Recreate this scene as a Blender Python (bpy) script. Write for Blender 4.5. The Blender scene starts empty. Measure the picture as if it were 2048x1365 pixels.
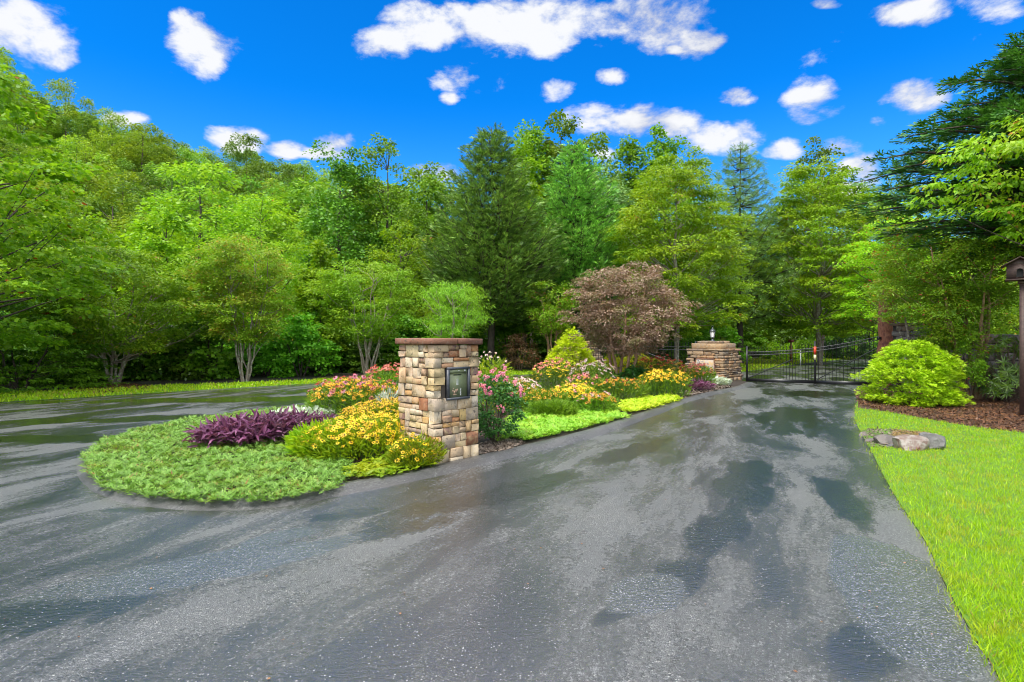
import bpy, bmesh, math, random
import numpy as np
from mathutils import Vector, Matrix, noise as mnoise

SC = bpy.context.scene
COL = SC.collection
R = math.radians
random.seed(7)

# ------------------------------------------------------------------ camera
FPX = 1100.0      # focal length in pixels of a 2048 wide picture
HZ = 683.0
CAMZ = 1.6
cam_d = bpy.data.cameras.new('camera')
cam = bpy.data.objects.new('camera', cam_d)
COL.objects.link(cam)
cam.location = (0, 0, CAMZ)
cam.rotation_euler = (R(90), 0, 0)
cam_d.sensor_width = 36.0
cam_d.lens = 36.0 * FPX / 2048.0
cam_d.clip_start = 0.05
cam_d.clip_end = 3000
SC.camera = cam

# ------------------------------------------------------------------ render settings
SC.view_settings.view_transform = 'Standard'
SC.view_settings.look = 'None'
SC.view_settings.exposure = 0.74
SC.view_settings.gamma = 1.0
SC.view_settings.use_curve_mapping = False
SC.render.engine = 'CYCLES'
SC.cycles.use_denoising = True
SC.cycles.filter_width = 1.0
SC.cycles.use_adaptive_sampling = True
SC.cycles.adaptive_threshold = 0.02
SC.cycles.max_bounces = 6
SC.cycles.diffuse_bounces = 3
SC.cycles.glossy_bounces = 3
SC.cycles.transmission_bounces = 4
SC.cycles.transparent_max_bounces = 6
SC.cycles.caustics_reflective = False
SC.cycles.caustics_refractive = False

# ------------------------------------------------------------------ sun
SUN_EL, SUN_AZ = 60.0, 212.0     # degrees; azimuth clockwise from +Y
sd = bpy.data.lights.new('sun', 'SUN')
sd.energy = 2.5
sd.angle = R(16)
sd.color = (1.0, 0.95, 0.87)
sun = bpy.data.objects.new('sun', sd)
COL.objects.link(sun)
_d = Vector((math.sin(R(SUN_AZ)) * math.cos(R(SUN_EL)), math.cos(R(SUN_AZ)) * math.cos(R(SUN_EL)), math.sin(R(SUN_EL))))
sun.rotation_euler = _d.to_track_quat('Z', 'Y').to_euler()
sun.location = _d * 60


# ------------------------------------------------------------------ node helpers
class NT:
    def __init__(self, tree):
        self.t = tree

    def n(self, kind, **kw):
        nd = self.t.nodes.new(kind)
        for k, v in kw.items():
            setattr(nd, k, v)
        return nd

    def put(self, sock, v):
        if hasattr(v, 'is_output') or hasattr(v, 'links'):
            self.t.links.new(v, sock)
        else:
            sock.default_value = v

    def math(self, op, a, b=None, c=None, clamp=False):
        nd = self.n('ShaderNodeMath', operation=op, use_clamp=clamp)
        self.put(nd.inputs[0], a)
        if b is not None:
            self.put(nd.inputs[1], b)
        if c is not None:
            self.put(nd.inputs[2], c)
        return nd.outputs[0]

    def mix(self, f, a, b, mode='MIX'):
        nd = self.n('ShaderNodeMix', data_type='RGBA', blend_type=mode)
        self.put(nd.inputs[0], f)
        self.put(nd.inputs[6], a if not isinstance(a, tuple) else (a + (1,))[:4])
        self.put(nd.inputs[7], b if not isinstance(b, tuple) else (b + (1,))[:4])
        return nd.outputs[2]

    def ramp(self, f, stops, interp='LINEAR'):
        nd = self.n('ShaderNodeValToRGB')
        cr = nd.color_ramp
        cr.interpolation = interp
        while len(cr.elements) < len(stops):
            cr.elements.new(0.5)
        for e, (p, c) in zip(cr.elements, stops):
            e.position = p
            e.color = (tuple(c) + (1,))[:4] if isinstance(c, tuple) else (c, c, c, 1)
        self.put(nd.inputs[0], f)
        return nd.outputs[0]

    def smooth(self, v, lo, hi, a=0.0, b=1.0):
        nd = self.n('ShaderNodeMapRange', interpolation_type='SMOOTHSTEP')
        self.put(nd.inputs[0], v)
        nd.inputs[1].default_value = lo
        nd.inputs[2].default_value = hi
        nd.inputs[3].default_value = a
        nd.inputs[4].default_value = b
        return nd.outputs[0]

    def noise(self, vec, scale, detail=4, rough=0.55, dist=0.0):
        nd = self.n('ShaderNodeTexNoise')
        if vec is not None:
            self.put(nd.inputs['Vector'], vec)
        nd.inputs['Scale'].default_value = scale
        nd.inputs['Detail'].default_value = detail
        nd.inputs['Roughness'].default_value = rough
        nd.inputs['Distortion'].default_value = dist
        return nd.outputs[0]

    def vmul(self, vec, s):
        nd = self.n('ShaderNodeVectorMath', operation='MULTIPLY')
        self.put(nd.inputs[0], vec)
        self.put(nd.inputs[1], s)
        return nd.outputs[0]


# ------------------------------------------------------------------ world: blue sky with broken white cloud
world = bpy.data.worlds.new('World')
SC.world = world
world.use_nodes = True
W = NT(world.node_tree)
for nd in list(world.node_tree.nodes):
    world.node_tree.nodes.remove(nd)
sky = W.n('ShaderNodeTexSky', sky_type='NISHITA', sun_disc=False)
sky.sun_elevation = R(SUN_EL)
sky.sun_rotation = R(SUN_AZ)
sky.altitude = 600
sky.air_density = 1.0
sky.dust_density = 0.6
sky.ozone_density = 2.0
tc = W.n('ShaderNodeTexCoord')
sep = W.n('ShaderNodeSeparateXYZ')
W.put(sep.inputs[0], tc.outputs['Generated'])
X, Y, Z = sep.outputs
north = W.math('MAXIMUM', Y, 0.05)
east = W.math('DIVIDE', X, north)      # bearing and height of a sky direction, as tangents
up_ = W.math('DIVIDE', Z, north)
el = W.math('ARCSINE', Z)
nz = W.noise(W.vmul(tc.outputs['Generated'], (1, 1, 1.9)), 8.0, 10, 0.6, 0.15)
nb = W.noise(tc.outputs['Generated'], 3.2, 4, 0.5, 0.2)
# cumulus puffs: (px, py, rx, ry) measured on the photograph, turned into sky directions
PUFFS = [(30, 55, 110, 62), (95, 90, 75, 50), (130, 115, 40, 25), (410, 75, 68, 55), (385, 40, 42, 26), (425, 120, 36, 36), (258, 238, 50, 20),
         (475, 282, 60, 30), (575, 298, 45, 18), (672, 288, 50, 34), (640, 305, 50, 14), (868, 350, 55, 40), (780, 92, 62, 36), (860, 20, 90, 32), (880, 70, 110, 36),
         (1010, 60, 150, 60), (1150, 40, 170, 50), (1300, 40, 150, 62), (1410, 85, 62, 40), (930, 150, 60, 34), (1000, 165, 95, 36), (1095, 180, 50, 22),
         (1190, 240, 60, 34), (1280, 245, 80, 36), (1360, 255, 90, 36), (1450, 275, 80, 34), (1465, 195, 42, 22), (1640, 205, 62, 42), (1620, 235, 40, 18), (1830, 22, 80, 32),
         (1990, 12, 80, 30), (1830, 190, 80, 36), (1755, 245, 24, 14), (1570, 300, 40, 22), (1730, 335, 48, 34), (1680, 290, 45, 22), (1690, 380, 45, 16), (1225, 152, 30, 18),
         (1350, 100, 22, 10), (1650, 8, 34, 12), (898, 200, 20, 14), (1195, 320, 40, 24)]
acc = None
for (px, py, rx, ry) in PUFFS:
    dx, dz = (px - 1024) / FPX, (HZ - py) / FPX
    u = W.math('MULTIPLY', W.math('SUBTRACT', east, dx), FPX / rx)
    v = W.math('MULTIPLY', W.math('SUBTRACT', up_, dz), FPX / ry)
    d2 = W.math('ADD', W.math('MULTIPLY', u, u), W.math('MULTIPLY', v, v))
    b = W.math('SUBTRACT', 1.0, d2)
    acc = b if acc is None else W.math('SMOOTH_MAX', acc, b, 0.35)
acc = W.math('MAXIMUM', acc, -1.2)
# a closed deck of bright cloud stands above and behind, as the flat light of the photograph shows
deck = W.smooth(el, R(30), R(40), -1.2, 1.9)
back = W.smooth(Y, 0.35, -0.1, -1.2, 1.1)
acc = W.math('MAXIMUM', acc, W.math('MAXIMUM', deck, back))
dens = W.math('ADD', W.math('MULTIPLY', W.math('SUBTRACT', acc, 0.16), 0.95), W.math('MULTIPLY', W.math('SUBTRACT', nz, 0.5), 7.2))
mask = W.smooth(dens, -0.15, 1.15)
skyc = W.mix(1.0, sky.outputs[0], (0.015, 0.78, 1.65), 'MULTIPLY')
lowb = W.smooth(el, 0.0, 0.42, 1.0, 0.0)
skyc = W.mix(W.math('MULTIPLY', lowb, 0.85), skyc, (1.3, 4.0, 6.6))
shade = W.smooth(W.math('ADD', W.math('ADD', nb, W.math('MULTIPLY', nz, 0.7)), W.math('MULTIPLY', dens, .12)), 0.72, 1.08)
cloudc = W.mix(shade, (3.1, 3.4, 4.4), (5.7, 5.8, 6.0))
high = W.smooth(el, R(31), R(50), 0.0, 1.0)
high = W.math('MAXIMUM', high, W.smooth(Y, 0.2, -0.2, 0.0, 1.0))
cloudc = W.mix(high, cloudc, (11.5, 11.7, 12.1))
both = W.mix(mask, skyc, cloudc)
bg = W.n('ShaderNodeBackground')
W.put(bg.inputs[0], both)
bg.inputs[1].default_value = 0.10
wo = W.n('ShaderNodeOutputWorld')
W.t.links.new(bg.outputs[0], wo.inputs[0])


# ------------------------------------------------------------------ geometry helpers
def G(px, py, z=0.0):
    """ground point under a pixel of the photograph"""
    y = (CAMZ - z) * FPX / (py - HZ)
    return ((px - 1024) / FPX * y, y, z)


def P(px, py, y):
    return Vector(((px - 1024) / FPX * y, y, CAMZ + (HZ - py) / FPX * y))


def X_at(px, y):
    return (px - 1024) / FPX * y


def link(o, parent=None):
    COL.objects.link(o)
    if parent is not None:
        o.parent = parent
    return o


def tag(o, label=None, cat=None, group=None, kind=None):
    if label:
        o['label'] = label
    if cat:
        o['category'] = cat
    if group:
        o['group'] = group
    if kind:
        o['kind'] = kind
    return o


def empty(name, loc, label, cat, group=None, rz=0.0):
    o = bpy.data.objects.new(name, None)
    COL.objects.link(o)
    o.location = loc
    o.rotation_euler = (0, 0, rz)
    return tag(o, label, cat, group)


def copy_tree(o, parent=None):
    c = o.copy()
    COL.objects.link(c)
    c.parent = parent
    for ch in [k for k in o.children]:
        copy_tree(ch, c)
    return c


def mesh_from(name, V, F, mats, midx=None, smooth=False):
    """V (n,3) array; F list of (m,k) integer arrays, midx list of the same length"""
    me = bpy.data.meshes.new(name)
    V = np.asarray(V, dtype=np.float32)
    me.vertices.add(len(V))
    me.vertices.foreach_set('co', V.ravel())
    tot = np.concatenate([np.full(len(f), f.shape[1], dtype=np.int32) for f in F])
    idx = np.concatenate([f.ravel() for f in F]).astype(np.int32)
    me.loops.add(len(idx))
    me.loops.foreach_set('vertex_index', idx)
    me.polygons.add(len(tot))
    st = np.zeros(len(tot), dtype=np.int32)
    st[1:] = np.cumsum(tot)[:-1]
    me.polygons.foreach_set('loop_start', st)
    me.polygons.foreach_set('loop_total', tot)
    if not isinstance(mats, (list, tuple)):
        mats = [mats]
    for m in mats:
        me.materials.append(m)
    if midx is not None:
        me.polygons.foreach_set('material_index', np.concatenate([np.full(len(f), i, dtype=np.int32) for f, i in zip(F, midx)]))
    if smooth:
        me.polygons.foreach_set('use_smooth', np.ones(len(tot), dtype=bool))
    me.update(calc_edges=True)
    return me


def obj(name, me, parent=None, kind=None, loc=None, label=None):
    o = bpy.data.objects.new(name, me)
    link(o, parent)
    if loc is not None:
        o.location = loc
    if kind:
        o['kind'] = kind
    if label:
        o['label'] = label
    return o


# templates: verts, faces, material index per face
def T(v, f, mi=None):
    return (np.array(v, dtype=np.float64), f, mi or [0] * len(f))


LEAF = T([(0, 0, 0), (.26, .42, .07), (0, 1, -.08), (-.26, .42, .07)], [(0, 1, 2), (0, 2, 3)])
WIDE = T([(0, 0, 0), (.40, .45, .08), (0, .95, -.1), (-.40, .45, .08)], [(0, 1, 2), (0, 2, 3)])
NARROW = T([(0, 0, 0), (.10, .40, .03), (0, 1, -.10), (-.10, .40, .03)], [(0, 1, 2), (0, 2, 3)])
NEEDLE = T([(0, 0, 0), (.06, .45, .0), (0, 1, .0), (-.06, .45, .0)], [(0, 1, 2), (0, 2, 3)])
MAPLE = T([(0, 0, 0), (.42, .22, .02), (.20, .42, .05), (.36, .72, -.03), (.10, .62, .04), (0, 1, -.1), (-.10, .62, .04),
           (-.36, .72, -.03), (-.20, .42, .05), (-.42, .22, .02)],
          [(0, 1, 3), (0, 3, 4), (0, 4, 5), (0, 5, 6), (0, 6, 7), (0, 7, 9)])
SPRIG = T([(0, 0, 0), (.05, .4, .06), (0, 1, .18), (-.05, .4, .06),
           (0, .25, .03), (.30, .52, .12), (.27, .60, .10), (0, .34, .05),
           (-.30, .52, .12), (-.27, .60, .10),
           (0, .5, .08), (.22, .78, .18), (.18, .85, .14), (0, .58, .10), (-.22, .78, .18), (-.18, .85, .14)],
          [(0, 1, 2), (0, 2, 3), (4, 5, 6), (4, 6, 7), (4, 9, 8), (4, 7, 9), (10, 11, 12), (10, 12, 13), (10, 15, 14), (10, 13, 15)])
SPRIG6 = T([(0, 0, 0), (.075, .45, .07), (0, 1, .18), (-.075, .45, .07),
            (0, .22, .03), (.32, .58, .13), (.22, .66, .10),
            (-.32, .58, .13), (-.22, .66, .10), (0, .50, .08), (.22, .88, .16), (-.22, .88, .16), (.0, .66, .10)],
           [(0, 1, 2), (0, 2, 3), (4, 5, 6), (4, 8, 7), (9, 10, 12), (9, 12, 11)])
BLADE = T([(-.05, 0, 0), (.05, 0, 0), (.035, .55, .10), (-.035, .55, .10), (0, 1, .42)], [(0, 1, 2), (0, 2, 3), (3, 2, 4)])
LONG = T([(0, 0, 0), (.09, .30, .04), (.07, .68, -.02), (0, 1, -.16), (-.07, .68, -.02), (-.09, .30, .04), (0, .5, -.03)],
         [(0, 1, 6), (1, 2, 6), (2, 3, 6), (3, 4, 6), (4, 5, 6), (5, 0, 6)])


def flower_template(npet, plen, pw, droop, cen_r, cen_h, seed=0):
    """flat daisy: petals material 0, centre material 1; axis +z"""
    v, f, mi = [], [], []
    rg = random.Random(seed)
    for k in range(npet):
        a = 2 * math.pi * (k + rg.uniform(-.12, .12)) / npet
        c, s = math.cos(a), math.sin(a)
        L = plen * rg.uniform(.88, 1.08)
        b = len(v)
        r0 = cen_r * .7
        pts = [(r0, 0, 0), (r0 + L * .55, pw / 2, -droop * .35), (r0 + L, 0, -droop), (r0 + L * .55, -pw / 2, -droop * .35)]
        for (x, y, z) in pts:
            v.append((x * c - y * s, x * s + y * c, z))
        f += [(b, b + 1, b + 2), (b, b + 2, b + 3)]
        mi += [0, 0]
    b = len(v)
    m = 7
    for k in range(m):
        a = 2 * math.pi * k / m
        v.append((cen_r * math.cos(a), cen_r * math.sin(a), 0))
    for k in range(m):
        a = 2 * math.pi * (k + .5) / m
        v.append((cen_r * .62 * math.cos(a), cen_r * .62 * math.sin(a), cen_h * .75))
    v.append((0, 0, cen_h))
    for k in range(m):
        j = (k + 1) % m
        f += [(b + k, b + j, b + m + k), (b + j, b + m + j, b + m + k), (b + m + k, b + m + j, b + 2 * m)]
        mi += [1, 1, 1]
    return T(v, f, mi)


def frames(d, n):
    """columns side, along, normal from direction d and rough normal n"""
    d = d / np.maximum(np.linalg.norm(d, axis=1, keepdims=True), 1e-9)
    s = np.cross(d, n)
    l = np.linalg.norm(s, axis=1, keepdims=True)
    bad = l[:, 0] < 1e-4
    if bad.any():
        s[bad] = np.cross(d[bad], np.array([[.3, .7, .64]]))
        l = np.linalg.norm(s, axis=1, keepdims=True)
    s = s / np.maximum(l, 1e-9)
    n = np.cross(s, d)
    return s, d, n


def scatter(pos, d, n, size, tmpl):
    """many copies of a template as one vertex array"""
    tv, tf, tm = tmpl
    s, d, n = frames(np.asarray(d, float), np.asarray(n, float))
    size = np.asarray(size, float)
    if size.ndim == 0:
        size = np.full(len(pos), float(size))
    k = len(tv)
    V = (s[:, None, :] * tv[None, :, 0, None] + d[:, None, :] * tv[None, :, 1, None] + n[:, None, :] * tv[None, :, 2, None]) * size[:, None, None] + np.asarray(pos)[:, None, :]
    V = V.reshape(-1, 3)
    off = (np.arange(len(pos)) * k)[:, None]
    out = {}
    for f, m in zip(tf, tm):
        out.setdefault((len(f), m), []).append(off + np.array(f)[None, :])
    F, M = [], []
    for (_k, m), L in sorted(out.items(), key=lambda x: x[0]):
        F.append(np.concatenate(L))
        M.append(m)
    # keep each copy's faces of one material together in memory only by material; islands are found by edges
    return V, F, M


def join(parts):
    Vs, Fs, Ms, o = [], [], [], 0
    for (V, F, M) in parts:
        Vs.append(V)
        for f in F:
            Fs.append(f + o)
        Ms += list(M)
        o += len(V)
    return np.concatenate(Vs), Fs, Ms


def tube(points, radii, sides=6):
    """a tapering tube through points, as verts and quads"""
    P_ = np.asarray(points, float)
    n = len(P_)
    tan = np.gradient(P_, axis=0)
    tan /= np.maximum(np.linalg.norm(tan, axis=1, keepdims=True), 1e-9)
    ref = np.array([0.0, 0.0, 1.0]) if abs(tan[0][2]) < .9 else np.array([1.0, 0, 0])
    V = []
    for i in range(n):
        u = np.cross(tan[i], ref)
        u /= max(np.linalg.norm(u), 1e-9)
        w = np.cross(tan[i], u)
        for k in range(sides):
            a = 2 * math.pi * k / sides
            V.append(P_[i] + radii[i] * (math.cos(a) * u + math.sin(a) * w))
    F = []
    for i in range(n - 1):
        for k in range(sides):
            j = (k + 1) % sides
            F.append((i * sides + k, i * sides + j, (i + 1) * sides + j, (i + 1) * sides + k))
    return np.array(V), [np.array(F)], [0]


def bend(a, b, n, sag, rng, wob=0.04):
    a, b = np.asarray(a, float), np.asarray(b, float)
    t = np.linspace(0, 1, n)[:, None]
    p = a + (b - a) * t
    L = np.linalg.norm(b - a)
    p[:, 2] += (np.sin(t[:, 0] * math.pi) * sag * L)
    p[1:-1] += rng.normal(0, wob * L, (n - 2, 3)) * .6
    return p


def box_vf(cx, cy, cz, sx, sy, sz):
    x, y, z = sx / 2, sy / 2, sz / 2
    v = np.array([(-x, -y, -z), (x, -y, -z), (x, y, -z), (-x, y, -z), (-x, -y, z), (x, -y, z), (x, y, z), (-x, y, z)], float) + np.array([cx, cy, cz])
    f = np.array([(0, 3, 2, 1), (4, 5, 6, 7), (0, 1, 5, 4), (1, 2, 6, 5), (2, 3, 7, 6), (3, 0, 4, 7)])
    return v, [f], [0]


def chamfer_block(x0, x1, y0, y1, z0, z1, c, rng, jit=0.004, bulge=0.006):
    """irregular chamfered stone, 24 + 6 vertices, 56 triangles"""
    lo, hi = np.array([x0, y0, z0]), np.array([x1, y1, z1])
    c = min(c, (hi - lo).min() * .3)
    V, key = [], {}
    for ax in range(3):
        for sgn in (0, 1):
            for i in (0, 1):
                for j in (0, 1):
                    p = [0, 0, 0]
                    p[ax] = (lo, hi)[sgn][ax]
                    b1, b2 = [q for q in range(3) if q != ax]
                    p[b1] = lo[b1] + c if i == 0 else hi[b1] - c
                    p[b2] = lo[b2] + c if j == 0 else hi[b2] - c
                    key[(ax, sgn, i, j)] = len(V)
                    V.append(p)
    V = np.array(V, float) + rng.uniform(-jit, jit, (24, 3))
    V = list(V)
    tris, quads = [], []
    for ax in range(3):
        for sgn in (0, 1):
            q = [key[(ax, sgn, 0, 0)], key[(ax, sgn, 1, 0)], key[(ax, sgn, 1, 1)], key[(ax, sgn, 0, 1)]]
            cen = np.mean([V[k] for k in q], axis=0)
            cen = cen + rng.uniform(-.25, .25, 3) * (hi - lo) * np.array([0 if a == ax else 1 for a in range(3)])
            cen[ax] += (1 if sgn else -1) * rng.uniform(-.2, 1) * bulge
            ci = len(V)
            V.append(cen)
            for a in range(4):
                t = (q[a], q[(a + 1) % 4], ci)
                flip = (sgn == 0) ^ (ax == 1)
                tris.append(t[::-1] if flip else t)

    def corner(ax, sg):
        b1, b2 = [q for q in range(3) if q != ax]
        return key[(ax, sg[ax], sg[b1], sg[b2])]
    for sx in (0, 1):
        for sy in (0, 1):
            for sz in (0, 1):
                sg = (sx, sy, sz)
                tris.append((corner(0, sg), corner(1, sg), corner(2, sg)))
    for ax in range(3):   # edges that run along axis ax
        b1, b2 = [q for q in range(3) if q != ax]
        for s1 in (0, 1):
            for s2 in (0, 1):
                e = []
                for s in (0, 1):
                    sg = [0, 0, 0]
                    sg[ax], sg[b1], sg[b2] = s, s1, s2
                    e.append((corner(b1, sg), corner(b2, sg)))
                quads.append((e[0][0], e[0][1], e[1][1], e[1][0]))
    return np.array(V), [np.array(tris), np.array(quads)], [0, 0]


def recalc(me):
    bm = bmesh.new()
    bm.from_mesh(me)
    bmesh.ops.recalc_face_normals(bm, faces=bm.faces)
    bm.to_mesh(me)
    bm.free()
    return me


def sheet(name, pts, z, mat, kind='structure', parent=None, label=None):
    bm = bmesh.new()
    vs = [bm.verts.new((p[0], p[1], z)) for p in pts]
    f = bm.faces.new(vs)
    if f.normal.z < 0:
        f.normal_flip()
    bmesh.ops.triangulate(bm, faces=[f])
    me = bpy.data.meshes.new(name)
    bm.to_mesh(me)
    bm.free()
    me.materials.append(mat)
    if me.polygons[0].normal.z < 0:
        me.flip_normals()
    return obj(name, me, parent, kind, label=label)


def smooth_line(pts, n=6):
    """Catmull-Rom through points"""
    p = [np.array(q[:2], float) for q in pts]
    p = [2 * p[0] - p[1]] + p + [2 * p[-1] - p[-2]]
    out = []
    for i in range(1, len(p) - 2):
        for k in range(n):
            t = k / n
            a, b, c, d = p[i - 1], p[i], p[i + 1], p[i + 2]
            out.append(.5 * ((2 * b) + (-a + c) * t + (2 * a - 5 * b + 4 * c - d) * t * t + (-a + 3 * b - 3 * c + d) * t ** 3))
    out.append(p[-2])
    return [tuple(q) for q in out]


def inside(poly, x, y):
    poly = np.asarray(poly, float)[:, :2]
    c = np.zeros(len(x), bool)
    j = len(poly) - 1
    for i in range(len(poly)):
        xi, yi, xj, yj = poly[i][0], poly[i][1], poly[j][0], poly[j][1]
        with np.errstate(divide='ignore', invalid='ignore'):
            hit = ((yi > y) != (yj > y)) & (x < (xj - xi) * (y - yi) / (yj - yi) + xi)
        c ^= hit
        j = i
    return c


def fill(poly, n, rng, near=None):
    """n random points in a polygon, denser towards the camera when near is given"""
    poly = np.asarray(poly, float)[:, :2]
    lo, hi = poly.min(0), poly.max(0)
    X_, Y_ = [], []
    got = 0
    while got < n:
        m = n * 3
        x = rng.uniform(lo[0], hi[0], m)
        if near:
            u = rng.uniform(0, 1, m)
            near = .98 if near == 1 else near
            a, b = max(lo[1], .3), hi[1]
            y = (a ** (1 - near) + u * (b ** (1 - near) - a ** (1 - near))) ** (1 / (1 - near))
        else:
            y = rng.uniform(lo[1], hi[1], m)
        k = inside(poly, x, y)
        X_.append(x[k])
        Y_.append(y[k])
        got += k.sum()
    return np.concatenate(X_)[:n], np.concatenate(Y_)[:n]


# ------------------------------------------------------------------ materials
def new_mat(name):
    m = bpy.data.materials.new(name)
    m.use_nodes = True
    for nd in list(m.node_tree.nodes):
        m.node_tree.nodes.remove(nd)
    t = NT(m.node_tree)
    out = t.n('ShaderNodeOutputMaterial')
    return m, t, out


def leaf_mat(name, c1, c2, c3=None, amt=.35, trans=.35, rough=.42, nscale=.7, odd=None, odd_p=.03, spec=.35, val=.35):
    m, t, out = new_mat(name)
    geo = t.n('ShaderNodeNewGeometry')
    rnd = geo.outputs['Random Per Island']
    oi = t.n('ShaderNodeObjectInfo')
    tcn = t.n('ShaderNodeTexCoord')
    col = t.mix(rnd, c1, c2)
    big = t.noise(tcn.outputs['Object'], nscale, 3, .6)
    if c3:
        f = t.smooth(big, .45, .68)
        col = t.mix(t.math('MULTIPLY', f, amt), col, c3)
    if odd:
        r2 = t.math('FRACT', t.math('MULTIPLY', rnd, 57.31))
        f = t.math('LESS_THAN', t.math('ADD', r2, t.math('MULTIPLY', t.math('SUBTRACT', .55, big), .25)), odd_p)
        col = t.mix(f, col, odd)
    r3 = t.math('FRACT', t.math('MULTIPLY', rnd, 13.7))
    v = t.math('ADD', 1 - val * .5, t.math('MULTIPLY', r3, val))
    v = t.math('MULTIPLY', v, t.math('ADD', .70, t.math('MULTIPLY', oi.outputs['Random'], .56)))
    hs = t.n('ShaderNodeHueSaturation')
    t.put(hs.inputs['Color'], col)
    t.put(hs.inputs['Value'], v)
    hs.inputs['Saturation'].default_value = 1.0
    t.put(hs.inputs['Hue'], t.math('ADD', .488, t.math('MULTIPLY', oi.outputs['Random'], .024)))
    col = hs.outputs[0]
    pb = t.n('ShaderNodeBsdfPrincipled')
    t.put(pb.inputs['Base Color'], col)
    pb.inputs['Roughness'].default_value = rough
    pb.inputs['Specular IOR Level'].default_value = spec
    tr = t.n('ShaderNodeBsdfTranslucent')
    t.put(tr.inputs[0], t.mix(.5, col, t.mix(1.0, col, (1.6, 1.5, .5), 'MULTIPLY')))
    mx = t.n('ShaderNodeMixShader')
    mx.inputs[0].default_value = trans
    t.t.links.new(pb.outputs[0], mx.inputs[1])
    t.t.links.new(tr.outputs[0], mx.inputs[2])
    t.t.links.new(mx.outputs[0], out.inputs[0])
    return m


def plain_mat(name, c, rough=.6, metal=0.0, spec=.5, c2=None, nscale=20, bump=0.0, bscale=60, coord='Object'):
    m, t, out = new_mat(name)
    pb = t.n('ShaderNodeBsdfPrincipled')
    tcn = t.n('ShaderNodeTexCoord')
    if c2:
        n = t.noise(tcn.outputs[coord], nscale, 5, .6)
        t.put(pb.inputs['Base Color'], t.mix(t.smooth(n, .35, .65), c, c2))
    else:
        pb.inputs['Base Color'].default_value = c + (1,)
    pb.inputs['Roughness'].default_value = rough
    pb.inputs['Metallic'].default_value = metal
    pb.inputs['Specular IOR Level'].default_value = spec
    if bump:
        b = t.n('ShaderNodeBump')
        b.inputs['Strength'].default_value = bump
        b.inputs['Distance'].default_value = .01
        t.put(b.inputs['Height'], t.noise(tcn.outputs[coord], bscale, 6, .65))
        t.put(pb.inputs['Normal'], b.outputs[0])
    t.t.links.new(pb.outputs[0], out.inputs[0])
    return m


def bark_mat(name, c, c2, c3=None):
    m, t, out = new_mat(name)
    tcn = t.n('ShaderNodeTexCoord')
    n1 = t.noise(t.vmul(tcn.outputs['Object'], (1, 1, .18)), 30, 5, .65)
    col = t.mix(t.smooth(n1, .38, .62), c, c2)
    if c3:
        n2 = t.noise(tcn.outputs['Object'], 9, 4, .6)
        col = t.mix(t.smooth(n2, .52, .62), col, c3)
    pb = t.n('ShaderNodeBsdfPrincipled')
    t.put(pb.inputs['Base Color'], col)
    pb.inputs['Roughness'].default_value = .75
    b = t.n('ShaderNodeBump')
    b.inputs['Strength'].default_value = .6
    b.inputs['Distance'].default_value = .012
    t.put(b.inputs['Height'], n1)
    t.put(pb.inputs['Normal'], b.outputs[0])
    t.t.links.new(pb.outputs[0], out.inputs[0])
    return m


def stone_mat(name, stops, dark=(.05, .045, .04), moss=0.0, rough=.7, stain=.5):
    """colour of each stone from the object's own random number, with stains and grain inside the stone"""
    m, t, out = new_mat(name)
    tcn = t.n('ShaderNodeTexCoord')
    oi = t.n('ShaderNodeObjectInfo')
    geo = t.n('ShaderNodeNewGeometry')
    vec = t.n('ShaderNodeVectorMath', operation='ADD')
    t.put(vec.inputs[0], geo.outputs['Position'])
    cmb = t.n('ShaderNodeCombineXYZ')
    t.put(cmb.inputs[0], t.math('MULTIPLY', oi.outputs['Random'], 37.0))
    t.put(cmb.inputs[1], t.math('MULTIPLY', oi.outputs['Random'], 91.0))
    t.put(vec.inputs[1], cmb.outputs[0])
    v = vec.outputs[0]
    c1 = t.ramp(oi.outputs['Random'], stops)
    c2 = t.ramp(t.math('FRACT', t.math('MULTIPLY', oi.outputs['Random'], 7.77)), stops)
    n1 = t.noise(v, 9, 5, .62, .5)
    col = t.mix(t.math('MULTIPLY', t.smooth(n1, .45, .62), stain), c1, c2)
    n2 = t.noise(v, 55, 5, .7)
    col = t.mix(t.smooth(n2, .55, .78), col, t.mix(1.0, col, (.45, .42, .38), 'MULTIPLY'))
    n3 = t.noise(v, 16, 6, .65, .8)
    col = t.mix(t.math('MULTIPLY', t.smooth(n3, .56, .68), .75), col, dark)
    if moss:
        n4 = t.noise(v, 22, 5, .7, .3)
        col = t.mix(t.math('MULTIPLY', t.smooth(n4, .54, .66), moss), col, (.42, .42, .36))
    pb = t.n('ShaderNodeBsdfPrincipled')
    t.put(pb.inputs['Base Color'], col)
    pb.inputs['Roughness'].default_value = rough
    b = t.n('ShaderNodeBump')
    b.inputs['Strength'].default_value = .8
    b.inputs['Distance'].default_value = .014
    t.put(b.inputs['Height'], t.math('ADD', t.noise(v, 18, 6, .7), t.math('MULTIPLY', n2, .3)))
    t.put(pb.inputs['Normal'], b.outputs[0])
    t.t.links.new(pb.outputs[0], out.inputs[0])
    return m


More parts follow.
